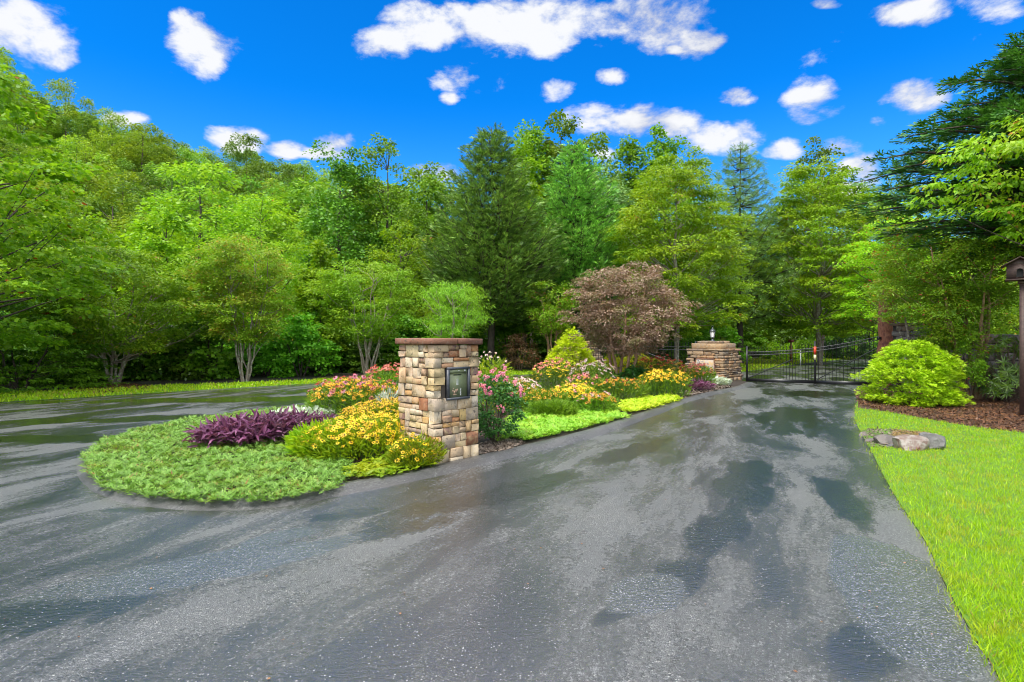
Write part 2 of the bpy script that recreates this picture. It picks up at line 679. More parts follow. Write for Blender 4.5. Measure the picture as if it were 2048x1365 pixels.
def asphalt_mat(name, puddles=(), dry=0.0, base=.10, speck=1.0, sheen=()):
    m, t, out = new_mat(name)
    geo = t.n('ShaderNodeNewGeometry')
    pos = geo.outputs['Position']
    # aggregate
    vo = t.n('ShaderNodeTexVoronoi')
    t.put(vo.inputs['Vector'], pos)
    vo.inputs['Scale'].default_value = 140
    s = t.n('ShaderNodeSeparateColor')
    t.put(s.inputs[0], vo.outputs['Color'])
    vo2 = t.n('ShaderNodeTexVoronoi')
    t.put(vo2.inputs['Vector'], pos)
    vo2.inputs['Scale'].default_value = 75
    s2 = t.n('ShaderNodeSeparateColor')
    t.put(s2.inputs[0], vo2.outputs['Color'])
    agg = t.ramp(s.outputs[0], [(0, base * (1 - .7 * speck)), (.45, base * (1 - .25 * speck)), (.8, base * (1 + .45 * speck)), (.93, base * (1 + 1.1 * speck)), (1, base * (1 + 2.2 * speck))])
    inner = t.smooth(vo2.outputs['Distance'], .36, .28)
    white = t.math('MULTIPLY', t.math('GREATER_THAN', s2.outputs[1], .962), inner)
    patch = t.noise(pos, .55, 5, .6, .4)
    col = t.mix(1.0, agg, t.ramp(patch, [(.3, (.78, .79, .83)), (.7, (1.2, 1.17, 1.12))]), 'MULTIPLY')
    col = t.mix(t.math('MULTIPLY', white, .9 * speck), col, (.55, .54, .50))
    # leaf litter stains, brown
    lit = t.noise(pos, 2.3, 5, .7, .6)
    col = t.mix(t.math('MULTIPLY', t.smooth(lit, .66, .78), .25), col, (.12, .07, .03))
    # where water lies: broad streaks that follow the drive, and the puddles themselves
    sp = t.n('ShaderNodeSeparateXYZ')
    t.put(sp.inputs[0], pos)
    along = t.math('ADD', t.math('MULTIPLY', sp.outputs[0], .40), t.math('MULTIPLY', sp.outputs[1], .92))
    across = t.math('SUBTRACT', t.math('MULTIPLY', sp.outputs[0], .92), t.math('MULTIPLY', sp.outputs[1], .40))
    cmb = t.n('ShaderNodeCombineXYZ')
    t.put(cmb.inputs[0], t.math('MULTIPLY', across, .95))
    t.put(cmb.inputs[1], t.math('MULTIPLY', along, .30))
    film = t.noise(cmb.outputs[0], 1.0, 9, .66, .35)
    fine = t.noise(pos, 26, 4, .7)
    film = t.math('ADD', film, t.math('MULTIPLY', t.math('SUBTRACT', fine, .5), .22))
    wet = t.smooth(film, .40, .60)
    pud = None
    wob = t.noise(cmb.outputs[0], 2.1, 9, .66, .25)
    for (cx, cy, rx, ry, ang) in puddles:
        ca, sa = math.cos(ang), math.sin(ang)
        dx = t.math('SUBTRACT', sp.outputs[0], cx)
        dy = t.math('SUBTRACT', sp.outputs[1], cy)
        u = t.math('MULTIPLY', t.math('ADD', t.math('MULTIPLY', dx, ca), t.math('MULTIPLY', dy, sa)), 1 / rx)
        v = t.math('MULTIPLY', t.math('SUBTRACT', t.math('MULTIPLY', dy, ca), t.math('MULTIPLY', dx, sa)), 1 / ry)
        q = t.math('SUBTRACT', 1.0, t.math('ADD', t.math('MULTIPLY', u, u), t.math('MULTIPLY', v, v)))
        pud = q if pud is None else t.math('MAXIMUM', pud, q)
    if pud is not None:
        q = t.math('ADD', t.math('MAXIMUM', pud, -2.0), t.math('ADD', t.math('MULTIPLY', t.math('SUBTRACT', wob, .5), 4.4), t.math('MULTIPLY', t.math('SUBTRACT', fine, .5), .8)))
        pm = t.smooth(q, -.15, .65)
    shn = None
    for (cx, cy, rx, ry, ang) in sheen:
        ca, sa = math.cos(ang), math.sin(ang)
        dx = t.math('SUBTRACT', sp.outputs[0], cx)
        dy = t.math('SUBTRACT', sp.outputs[1], cy)
        u = t.math('MULTIPLY', t.math('ADD', t.math('MULTIPLY', dx, ca), t.math('MULTIPLY', dy, sa)), 1 / rx)
        v = t.math('MULTIPLY', t.math('SUBTRACT', t.math('MULTIPLY', dy, ca), t.math('MULTIPLY', dx, sa)), 1 / ry)
        q = t.math('SUBTRACT', 1.0, t.math('ADD', t.math('MULTIPLY', u, u), t.math('MULTIPLY', v, v)))
        shn = q if shn is None else t.math('MAXIMUM', shn, q)
    if shn is not None:
        q = t.math('ADD', t.math('MAXIMUM', shn, -2.0), t.math('MULTIPLY', t.math('SUBTRACT', wob, .5), 3.0))
        shn = t.smooth(q, -.05, .35)
    else:
        pm = 0.0
    rip = t.n('ShaderNodeMapping')
    rip.inputs['Rotation'].default_value = (0, 0, R(-30))
    rip.inputs['Scale'].default_value = (1.0, 3.2, 1)
    t.put(rip.inputs['Vector'], pos)
    ripple = t.noise(rip.outputs[0], 13.0, 5, .62, .6)
    # relief
    grain = t.math('ADD', t.math('MULTIPLY', vo.outputs['Distance'], -1.0), t.math('MULTIPLY', vo2.outputs['Distance'], -.55))
    wetall = t.math('MAXIMUM', t.math('MULTIPLY', wet, .86), pm) if pud is not None else t.math('MULTIPLY', wet, .5)
    dark = wetall
    if pud is not None and shn is not None:
        dark = t.math('MULTIPLY', wetall, t.math('SUBTRACT', 1.0, t.math('MULTIPLY', shn, .75)))  # sheen patches keep a paler base colour, painted in for reflected sky
        wetall = t.math('MAXIMUM', wetall, shn)
    b1 = t.n('ShaderNodeBump')
    b1.inputs['Distance'].default_value = .0045
    t.put(b1.inputs['Strength'], t.math('SUBTRACT', 1.0, t.math('MULTIPLY', wetall, .72)))
    t.put(b1.inputs['Height'], grain)
    b2 = t.n('ShaderNodeBump')
    b2.inputs['Distance'].default_value = .012
    t.put(b2.inputs['Strength'], t.math('ADD', .08, t.math('MULTIPLY', wetall, .26)))
    t.put(b2.inputs['Height'], ripple)
    t.put(b2.inputs['Normal'], b1.outputs[0])
    col = t.mix(dark, col, t.mix(1.0, col, (.15, .15, .155), 'MULTIPLY'))
    stone_tops = t.math('MULTIPLY', t.math('GREATER_THAN', s2.outputs[0], .93), inner)
    col = t.mix(t.math('MULTIPLY', stone_tops, .75 * speck), col, (.50, .49, .46))
    pb = t.n('ShaderNodeBsdfPrincipled')
    t.put(pb.inputs['Base Color'], col)
    t.put(pb.inputs['Roughness'], t.math('SUBTRACT', .46 + dry * .2, t.math('MULTIPLY', wetall, .36)))
    pb.inputs['IOR'].default_value = 1.6
    pb.inputs['Coat Weight'].default_value = 1 - dry
    pb.inputs['Coat IOR'].default_value = 1.85
    t.put(pb.inputs['Coat Roughness'], t.math('SUBTRACT', .34, t.math('MULTIPLY', wetall, .29)))
    t.put(pb.inputs['Normal'], b2.outputs[0])
    t.put(pb.inputs['Coat Normal'], b2.outputs[0])
    t.t.links.new(pb.outputs[0], out.inputs[0])
    return m


def gxy(px, py):
    return G(px, py)[:2]


def pud(px, py, rx, ry, deg):
    x, y = gxy(px, py)
    return (x, y, rx, ry, R(deg))


M = {}
M['asphalt'] = asphalt_mat('wet_asphalt', [
    pud(60, 1230, .75, .40, 40), pud(1395, 812, 2.2, .9, 62),
    pud(1590, 840, 3.0, .7, 62), pud(1500, 960, 1.7, .42, 66), pud(1440, 1060, .9, .26, 58), pud(1360, 1160, .55, .20, 55), pud(1690, 1000, 1.2, .28, 72), pud(1640, 790, 1.6, 1.2, 0),
    pud(980, 990, 2.0, .34, 42), pud(1260, 905, 1.6, .32, 52), pud(800, 1060, .7, .25, 38), pud(1250, 1220, .35, .10, 40), pud(60, 880, 2.6, .5, 5), pud(300, 838, 5.0, .55, 12),
    pud(1720, 1310, .45, .22, 40), pud(300, 1020, .55, .13, 5), pud(500, 800, 7.0, .8, 8), pud(700, 1030, .5, .2, 25)],
    sheen=[pud(440, 1130, 1.15, .30, 32), pud(570, 1075, .35, .18, 40), pud(1780, 1160, .9, .42, 62), pud(1850, 1260, .5, .3, 60), pud(1290, 1190, .35, .25, 40)])
M['kerb'] = asphalt_mat('kerb_asphalt', (), dry=.7, base=.09, speck=.6)
M['kerb_dark'] = asphalt_mat('dark_kerb_asphalt', (), dry=.7, base=.045, speck=.5)
M['mulch'] = plain_mat('bark_mulch', (.10, .045, .025), .85, c2=(.035, .02, .015), nscale=26, bump=1.0, bscale=70, coord='Object')
M['soil'] = plain_mat('dark_soil', (.045, .03, .02), .9, c2=(.02, .016, .012), nscale=20, bump=1, bscale=50)
M['forest_floor'] = plain_mat('forest_floor', (.03, .035, .012), .9, c2=(.02, .018, .01), nscale=1.5, bump=1, bscale=8)
M['turf'] = plain_mat('turf', (.12, .26, .01), .8, c2=(.08, .17, .01), nscale=5, bump=1, bscale=60)
M['blade'] = leaf_mat('grass_blades', (.24, .42, .008), (.40, .56, .010), (.48, .44, .03), .6, trans=.42, nscale=2.6, odd=(.46, .34, .10), odd_p=.05, val=.55)
M['juniper'] = leaf_mat('juniper_sprays', (.17, .42, .05), (.32, .60, .12), (.30, .46, .04), .6, trans=.3, nscale=3, odd=(.42, .24, .07), odd_p=.03, val=.65)
M['juniper_gold'] = leaf_mat('bright_groundcover', (.24, .50, .035), (.36, .62, .06), (.42, .56, .04), .6, trans=.3, nscale=2.5, odd=(.40, .24, .08), odd_p=.03, val=.6)
M['sedum'] = leaf_mat('yellow_sedum', (.42, .62, .02), (.58, .72, .03), (.5, .5, .03), .5, trans=.3)
M['susan_leaf'] = leaf_mat('susan_foliage', (0.171, 0.342, 0.012), (0.366, 0.494, 0.016), (0.512, 0.551, 0.016), .6, trans=.4, nscale=2)
M['bed_leaf'] = leaf_mat('bed_foliage', (0.098, 0.228, 0.016), (0.220, 0.380, 0.024), (0.268, 0.399, 0.024), .5, trans=.35, nscale=2)
M['rose_leaf'] = leaf_mat('rose_foliage', (.04, .13, .025), (.09, .24, .035), None, trans=.25, rough=.3, spec=.5)
M['dark_leaf'] = leaf_mat('dark_shrub_foliage', (.025, .09, .015), (.05, .16, .02), None, trans=.25, rough=.3, spec=.5)
M['purple'] = leaf_mat('purple_leaves', (.085, .022, .065), (.21, .065, .15), (.36, .22, .31), .55, trans=.25, rough=.35, nscale=5, val=.7)
M['silver'] = leaf_mat('silver_leaves', (.52, .60, .46), (.68, .74, .62), (.5, .62, .38), .4, trans=.2)
M['yellow'] = leaf_mat('yellow_petals', (.85, .50, .015), (.95, .66, .03), None, trans=.25, val=.2)
M['gold_petal'] = leaf_mat('orange_yellow_petals', (.82, .36, .015), (.92, .55, .03), None, trans=.25, val=.25)
M['eye'] = plain_mat('dark_flower_eye', (.035, .012, .006), .8)
M['cone'] = plain_mat('brown_red_cone', (.20, .025, .015), .8, c2=(.09, .02, .015), nscale=200)
M['pink'] = leaf_mat('pink_petals', (.80, .18, .36), (.88, .38, .52), None, trans=.3, val=.2)
M['salmon'] = leaf_mat('salmon_petals', (.78, .20, .16), (.85, .34, .26), None, trans=.3, val=.2)
M['red'] = leaf_mat('red_petals', (.45, .02, .03), (.62, .06, .05), None, trans=.3, val=.2)
M['blush'] = leaf_mat('blush_petals', (.85, .60, .58), (.92, .76, .72), None, trans=.3, val=.2)
M['stem'] = plain_mat('green_stem', (.10, .22, .03), .6)
M['twig'] = bark_mat('brown_twig', (.07, .045, .03), (.12, .08, .05))
M['bark_grey'] = bark_mat('lichen_bark', (.20, .155, .11), (.33, .28, .21), (.44, .44, .34))
M['bark_dark'] = bark_mat('dark_bark', (.045, .032, .025), (.09, .065, .05))
M['bark_tan'] = bark_mat('peeling_tan_bark', (.30, .16, .08), (.42, .27, .15), (.22, .13, .08))
M['cedar_bark'] = bark_mat('red_cedar_bark', (.24, .08, .04), (.36, .16, .09), (.18, .06, .04))
M['iron'] = plain_mat('black_iron', (.012, .013, .015), .32, spec=.6)
M['column_stone'] = stone_mat('column_stone', [(0, (.52, .36, .14)), (.16, (.66, .52, .30)), (.28, (.30, .11, .05)), (.40, (.60, .36, .13)),
                                               (.54, (.70, .58, .40)), (.66, (.42, .33, .24)), (.80, (.64, .44, .24)), (.90, (.20, .10, .075)), (1, (.72, .62, .46))], stain=.5)
M['old_stone'] = stone_mat('weathered_stone', [(0, (.34, .20, .10)), (.2, (.44, .30, .16)), (.4, (.20, .14, .09)), (.6, (.52, .28, .12)),
                                               (.8, (.30, .24, .17)), (1, (.15, .10, .07))], moss=.75, stain=.7)
M['wall_stone'] = stone_mat('grey_wall_stone', [(0, (.12, .11, .10)), (.4, (.20, .17, .14)), (.7, (.10, .08, .07)), (1, (.26, .17, .11))], moss=.35, stain=.6)
M['cap_stone'] = stone_mat('rust_cap_stone', [(0, (.20, .075, .04)), (.5, (.28, .13, .075)), (1, (.15, .06, .04))], moss=.2, stain=.4)
M['mortar'] = plain_mat('recessed_mortar', (.055, .045, .035), .95)
M['rock'] = stone_mat('drain_rock', [(0, (.13, .14, .14)), (.5, (.16, .13, .11)), (1, (.11, .12, .12))], moss=.15, rough=.4)
M['rock_rust'] = stone_mat('white_rust_rock', [(0, (.34, .31, .27)), (.6, (.13, .05, .03)), (1, (.22, .20, .18))], dark=(.14, .035, .02), rough=.35, stain=.9)
M['brown_wood'] = plain_mat('brown_stained_wood', (.095, .055, .045), .6, c2=(.065, .038, .03), nscale=14, bump=.4, bscale=40)
M['void_shade'] = plain_mat('painted_inside_shade', (.004, .004, .004), .9)

# ------------------------------------------------------------------ the ground
ROAD_FAR = [(-1500, 870), (-700, 838), (0, 806), (300, 788), (600, 770), (800, 761), (1000, 753), (1130, 747), (1200, 743)]


def px_line(L, z=0.0):
    return [G(a, b, z)[:2] for a, b in L]


# hill terrain: skyline heights measured on the photograph for trees standing about 100 m away
SKY_PX = [(-900, -60), (-200, 60), (50, 165), (160, 235), (300, 272), (480, 300), (640, 345), (800, 440), (1000, 560), (1300, 640)]
_hx = [(a - 1024) / FPX * 100 for a, b in SKY_PX]
_hh = [max(0, (HZ - b) / 11.0 + 1.6 - 11.5) for a, b in SKY_PX]


def ground_z(x, y):
    r = np.clip((y - 31) / 69.0, 0, 1)
    r = r * r * (3 - 2 * r)
    far = 1 - np.clip((y - 120) / 200.0, 0, .6)
    return np.interp(x, _hx, _hh) * r * far


gx = np.concatenate([np.linspace(-420, -110, 12)[:-1], np.linspace(-110, 110, 89), np.linspace(110, 420, 12)[1:]])
gy = np.concatenate([np.linspace(-300, 25, 10)[:-1], np.linspace(25, 130, 43), np.linspace(130, 700, 12)[1:]])
XX, YY = np.meshgrid(gx, gy)
ZZ = ground_z(XX, YY)
V = np.stack([XX.ravel(), YY.ravel(), ZZ.ravel()], 1)
w = len(gx)
ii = (np.arange(len(gy) - 1)[:, None] * w + np.arange(w - 1)[None, :]).ravel()
F = np.stack([ii, ii + 1, ii + w + 1, ii + w], 1)
obj('ground', mesh_from('ground', V, [F], M['forest_floor'], smooth=True), kind='structure')

# asphalt: one sheet for the drive, the loop on the left and the road beyond the gate
road = [(-30, -8), (2.2, -8), (2.3, 1.6)]
LAWN_EDGE = [(2010, 1390), (1985, 1335), (1935, 1255), (1885, 1160), (1850, 1085), (1800, 1010), (1765, 950), (1738, 895), (1722, 868), (1710, 840), (1712, 815), (1716, 800)]
BED_EDGE = [(1712, 796), (1708, 786), (1716, 775), (1735, 768)]
road += smooth_line(px_line(LAWN_EDGE), 4) + px_line(BED_EDGE) + [(12.9, 20.2), (13.6, 20.6)]
road += px_line([(1860, 752), (1900, 735), (1900, 712)]) + px_line([(1760, 712), (1690, 718), (1600, 727), (1500, 741), (1420, 750)])
road += [(7.8, 24.2), (5.6, 25.4)]
road += smooth_line(px_line(ROAD_FAR[::-1]), 4)
road += [(-30, 12.5)]
sheet('driveway', road, 0.004, M['asphalt'])

# grass verge and mulch along the far side of the loop road
VERGE_FAR = [(1200, 738.5), (1130, 740), (1000, 744), (800, 751), (600, 763), (380, 771), (180, 781), (0, 787), (-700, 815), (-1500, 838)]
verge = smooth_line(px_line(ROAD_FAR), 4) + px_line(VERGE_FAR)
sheet('grass_verge', verge, 0.008, M['turf'])
for nm, pts in (('mulch_ring', [(135, 786), (200, 788), (300, 779), (310, 773), (240, 768), (160, 773)]),
                ('mulch_ring', [(650, 762), (720, 760), (810, 754), (800, 748), (700, 750), (640, 757)])):
    sheet('mulch_patch', smooth_line(px_line(pts + pts[:1]), 5)[:-1], 0.014, M['mulch'])

# lawn on the right with the mulch bed behind it
LAWN_TOP = [(1716, 818), (1790, 828), (1880, 845), (1960, 858), (2048, 868), (2300, 895)]
lawn = [(2.2, -8), (2.3, 1.6)] + smooth_line(px_line(LAWN_EDGE), 4) + px_line(LAWN_TOP) + [(30, 8), (30, -8)]
sheet('lawn', lawn, 0.012, M['turf'])
bed = px_line([(1716, 818)] + BED_EDGE) + [(12.9, 20.0), (14, 21), (40, 21), (40, 8)] + px_line([(2300, 890)] + LAWN_TOP[:-1][::-1])[:]
sheet('mulch_bed', bed, 0.010, M['mulch'])

# lawn beyond the gate, and mulch behind it
sheet('far_lawn', px_line([(1420, 752), (1500, 743), (1600, 729), (1690, 719.5), (1780, 713), (1950, 709), (1950, 703), (1700, 708), (1480, 718), (1400, 727)]), 0.008, M['turf'])
sheet('far_mulch', px_line([(1400, 727), (1480, 718), (1700, 708), (1950, 703), (1950, 700), (1700, 703), (1480, 713), (1400, 720)]), 0.006, M['mulch'])

# island in the middle of the drive
ISL_FRONT = [(186, 925), (196, 955), (235, 985), (310, 1003), (420, 1012), (520, 1010), (620, 995), (700, 980), (800, 962), (880, 944), (960, 925), (1050, 903), (1130, 884), (1200, 864), (1262, 843), (1310, 826), (1360, 806), (1420, 790), (1480, 777), (1500, 768)]
ISL_BACK = [(1500, 768), (1440, 757), (1330, 752), (1200, 757), (1060, 768), (900, 782), (700, 803), (600, 815), (500, 828), (380, 848), (280, 868), (215, 895), (186, 925)]
island = smooth_line(px_line(ISL_FRONT), 4) + smooth_line(px_line(ISL_BACK), 3)[1:-1]
sheet('island_bed', island, 0.045, M['soil'])


def ribbon(name, line, prof, mat, kind='structure'):
    """sweep a small profile (offset to the right of travel, height) along a ground line"""
    p = np.array(line, float)
    tan = np.gradient(p, axis=0)
    tan /= np.linalg.norm(tan, axis=1, keepdims=True)
    nr = np.stack([tan[:, 1], -tan[:, 0]], 1)
    k = len(prof)
    V = []
    for i in range(len(p)):
        for j, (o, h) in enumerate(prof):
            wv = mnoise.noise(Vector((p[i][0] * 2.1, p[i][1] * 2.1, j))) * .03
            V.append((p[i][0] + nr[i][0] * (o + wv), p[i][1] + nr[i][1] * (o + wv), h + (wv * .4 if 0 < j < k - 1 else 0)))
    F = []
    for i in range(len(p) - 1):
        for j in range(k - 1):
            F.append((i * k + j, (i + 1) * k + j, (i + 1) * k + j + 1, i * k + j + 1))
    me = recalc(mesh_from(name, np.array(V), [np.array(F)], mat, smooth=True))
    return obj(name, me, kind=kind)


ribbon('kerb', smooth_line(px_line(ISL_FRONT), 8), [(.20, -.01), (.14, .02), (.06, .05), (-.03, .06), (-.12, .06), (-.16, -.01)], M['kerb'])


# ------------------------------------------------------------------ grass
def grass(name, poly, n, rng, h, mat, near=1.6, wide=1.0, label=None, hole=None):
    x, y = fill(poly, n, rng, near)
    x = x + rng.normal(0, .03, n) * (1 + 1.5 * (rng.uniform(0, 1, n) < .08))
    y = y + rng.normal(0, .03, n)
    if hole is not None:
        k = ~inside(hole, x, y)
        x, y = x[k], y[k]
        n = len(x)
    tall = np.array([mnoise.noise(Vector((a * .9, b * .9, 3.0))) for a, b in zip(x[::8], y[::8])])
    tall = np.repeat(tall, 8)[:n] if len(tall) * 8 >= n else np.resize(tall, n)
    tall = np.array([mnoise.noise(Vector((a * 1.3, b * 1.3, 3.0))) for a, b in zip(x, y)]) if n < 60000 else tall
    d = rng.normal(0, .42, (n, 3))
    d[:, 2] = 1
    nn = rng.normal(0, 1, (n, 3))
    nn[:, 2] = 0
    s = h * rng.uniform(.55, 1.25, n) * (1 + .35 * tall)
    V, F, Mx = scatter(np.stack([x, y, np.full(n, .01)], 1), d, nn, s, BLADE)
    V = V.reshape(-1, 5, 3)
    c = V.mean(1, keepdims=True)
    c[:, :, 2] = 0
    wd = np.clip(y / 6.0, 1.0, 4.0)[:, None, None] * wide
    ax = V[:, 1:2, :] - V[:, 0:1, :]
    V[:, 0:1] -= ax * (wd - 1) * .5
    V[:, 1:2] += ax * (wd - 1) * .5
    V[:, 2:3] += ax * (wd - 1) * .35
    V[:, 3:4] -= ax * (wd - 1) * .35
    o = obj(name, mesh_from(name, V.reshape(-1, 3), F, mat), kind='stuff', label=label)
    return o


rng = np.random.default_rng(11)
rock_hole = px_line([(1722, 868), (1740, 896), (1800, 899), (1885, 898), (1890, 885), (1860, 872), (1790, 862), (1735, 862)])
lawn_vis = [(2.35, 1.9)] + smooth_line(px_line(LAWN_EDGE), 4) + px_line(LAWN_TOP) + [(9.5, 6.5), (6.0, 4.2), (4.2, 2.6)]
grass('grass', lawn_vis, 78000, rng, .048, M['blade'], near=1.9, label='short bright green lawn grass', hole=rock_hole)
grass('verge_grass', [p for p in verge if p[0] > -24], 17000, rng, .09, M['blade'], near=1.0, wide=1.3, label='strip of bright grass along the far road edge')
grass('far_grass', px_line([(1420, 752), (1500, 743), (1600, 729), (1690, 719.5), (1780, 713), (1780, 708), (1700, 709), (1480, 719), (1400, 727)]), 9000, rng, .10, M['blade'], near=1.0, wide=1.6, label='bright lawn grass beyond the gate')

# dry chips and bark flakes on the mulch bed and on the bare soil by the kerb
CHIP = T([(-.2, 0, 0), (.2, .05, .02), (.16, 1, .05), (-.15, .92, 0)], [(0, 1, 2, 3)])
M['chip'] = leaf_mat('bark_chips', (.16, .06, .03), (.06, .035, .022), (.26, .11, .05), .6, trans=.0, nscale=1.2)
M['pebble'] = leaf_mat('pale_pebbles', (.30, .24, .18), (.16, .12, .09), None, trans=0)


def chips(name, poly, n, size, mat, z, rng, label):
    x, y = fill(poly, n, rng, 1.0)
    d = rng.normal(0, 1, (n, 3)); d[:, 2] *= .25
    nn = rng.normal(0, .4, (n, 3)); nn[:, 2] = 1
    V, F, Mx = scatter(np.stack([x, y, z + rng.uniform(0, .02, n)], 1), d, nn, size * rng.uniform(.5, 1.4, n), CHIP)
    return obj(name, mesh_from(name, V, F, mat), kind='stuff', label=label)


chips('mulch_chips', px_line([(1716, 812), (1716, 790), (1800, 775), (2060, 775), (2060, 868), (1960, 858), (1880, 845), (1790, 829)]), 27000, .042, M['chip'], .012, rng, 'shredded brown bark mulch')
chips('mulch_chips', px_line([(135, 786), (200, 788), (300, 779), (310, 773), (240, 768), (160, 773)]), 7000, .05, M['chip'], .016, rng, 'bark mulch under the tree')
chips('gravel', px_line([(1285, 812), (1300, 800), (1385, 783), (1450, 772), (1462, 779), (1400, 792), (1350, 808)]), 2600, .08, M['pebble'], .05, rng, 'pale pebbles between kerb and flowers')
chips('gravel', px_line([(955, 918), (962, 895), (1010, 885), (1050, 893), (1020, 908)]), 2200, .035, M['pebble'], .05, rng, 'pebbles and leaf litter beside the stone column')
chips('mulch_chips', px_line([(880, 930), (960, 890), (1280, 800), (1400, 780), (1400, 765), (1000, 800), (700, 850), (620, 980), (760, 965)]), 12000, .035, M['chip'], .05, rng, 'dark bark mulch in the island bed')


# ------------------------------------------------------------------ plants
def clump_leaves(rng, C, rad, per, size, tmpl, droop=.25, spread=.5, up=.65, center=None):
    n = len(C)
    idx = np.repeat(np.arange(n), per)
    N = len(idx)
    cen = np.zeros(3) if center is None else np.asarray(center)
    o = C - cen
    o[:, 2] = 0
    o /= np.maximum(np.linalg.norm(o, axis=1, keepdims=True), 1e-6)
    t = np.stack([-o[:, 1], o[:, 0], np.zeros(n)], 1)
    u = rng.normal(0, 1, (N, 3))
    u /= np.linalg.norm(u, axis=1, keepdims=True)
    u *= rng.uniform(0, 1, (N, 1)) ** .45
    fl = rng.uniform(0, 1, N) < up
    u[:, 2] = np.where(fl, np.abs(u[:, 2]), u[:, 2])
    r = rad[idx]
    off = o[idx] * (u[:, 0:1] * r[:, 0:1]) + t[idx] * (u[:, 1:2] * r[:, 1:2])
    off[:, 2] += u[:, 2] * r[:, 2] - (u[:, 0] ** 2 + u[:, 1] ** 2) * r[:, 2] * .5
    pos = C[idx] + off
    d = off / np.maximum(np.linalg.norm(off, axis=1, keepdims=True), 1e-6) * .8 + o[idx] * .45 + rng.normal(0, spread, (N, 3))
    d[:, 2] = d[:, 2] * .5 - droop
    nn = rng.normal(0, .5, (N, 3)) + o[idx] * .25
    nn[:, 2] += 1.0
    sz = size * rng.uniform(.65, 1.25, N)
    return scatter(pos, d, nn, sz, tmpl)


PROFILE = {
    'ovoid': lambda t: np.sin(np.pi * np.clip(t * .80 + .17, 0, 1)) ** .62,
    'round': lambda t: np.sqrt(np.clip(1 - (2 * t - 1) ** 2, .02, 1)),
    'cone': lambda t: (1 - t) ** .72 * (.6 + .4 * np.clip(t * 6, 0, 1)) + .06,
    'poplar': lambda t: np.sin(np.pi * np.clip(t * .72 + .25, 0, 1)) ** .7,
    'dome': lambda t: np.clip(1 - t ** 2.4, .03, 1) ** .55,
    'vase': lambda t: (.42 + .58 * np.sin(np.pi * np.clip(t * .78, 0, 1)) ** .8) * np.clip((1.04 - t) * 6, .15, 1),
}


def crown_points(rng, z0, z1, Rr, shape, n, lobes=.2, inner=.45, squash=(1, 1)):
    t = rng.uniform(0, 1, n * 3)
    pr = PROFILE[shape](t)
    k = rng.uniform(0, 1, n * 3) < np.clip(pr, .12, 1)
    t, pr = t[k][:n], pr[k][:n]
    n = len(t)
    a = rng.uniform(0, 2 * np.pi, n)
    ph = rng.uniform(0, 50)
    lb = np.array([mnoise.noise(Vector((math.cos(q) * 1.3 + ph, math.sin(q) * 1.3, s * 3.2))) for q, s in zip(a, t)])
    r = Rr * pr * (1 + lobes * 2 * lb) * (inner + (1 - inner) * rng.uniform(0, 1, n) ** .6)
    return np.stack([r * np.cos(a) * squash[0], r * np.sin(a) * squash[1], z0 + t * (z1 - z0) * (1 + lobes * .15 * lb)], 1)


def limbs(rng, C, stems, k, rad, sides=4, sag=.05):
    """thin branches from the nearest point on the stems below each crown point"""
    parts = []
    if k <= 0:
        return parts
    pick = rng.choice(len(C), min(k, len(C)), replace=False)
    allp = np.concatenate([s for s in stems])
    for i in pick:
        c = C[i]
        h = np.linalg.norm(allp[:, :2] - c[:2], axis=1)
        want = c[2] - h * .75
        sc_ = np.abs(allp[:, 2] - want) + h * .8
        a = allp[np.argmin(sc_)]
        pts = bend(a, c, 4, -.04 + rng.uniform(-sag, sag), rng)
        L = np.linalg.norm(c - a)
        parts.append(tube(pts, np.linspace(rad * min(1, .3 + L * .2), rad * .18, 4), sides))
    return parts


def wood(rng, base_r, stems, lmb, mat):
    parts = []
    for s in stems:
        L = len(s)
        parts.append(tube(s, base_r * (np.linspace(1, .0, L) ** .8 * .85 + .15), 8))
    return join(parts + lmb)


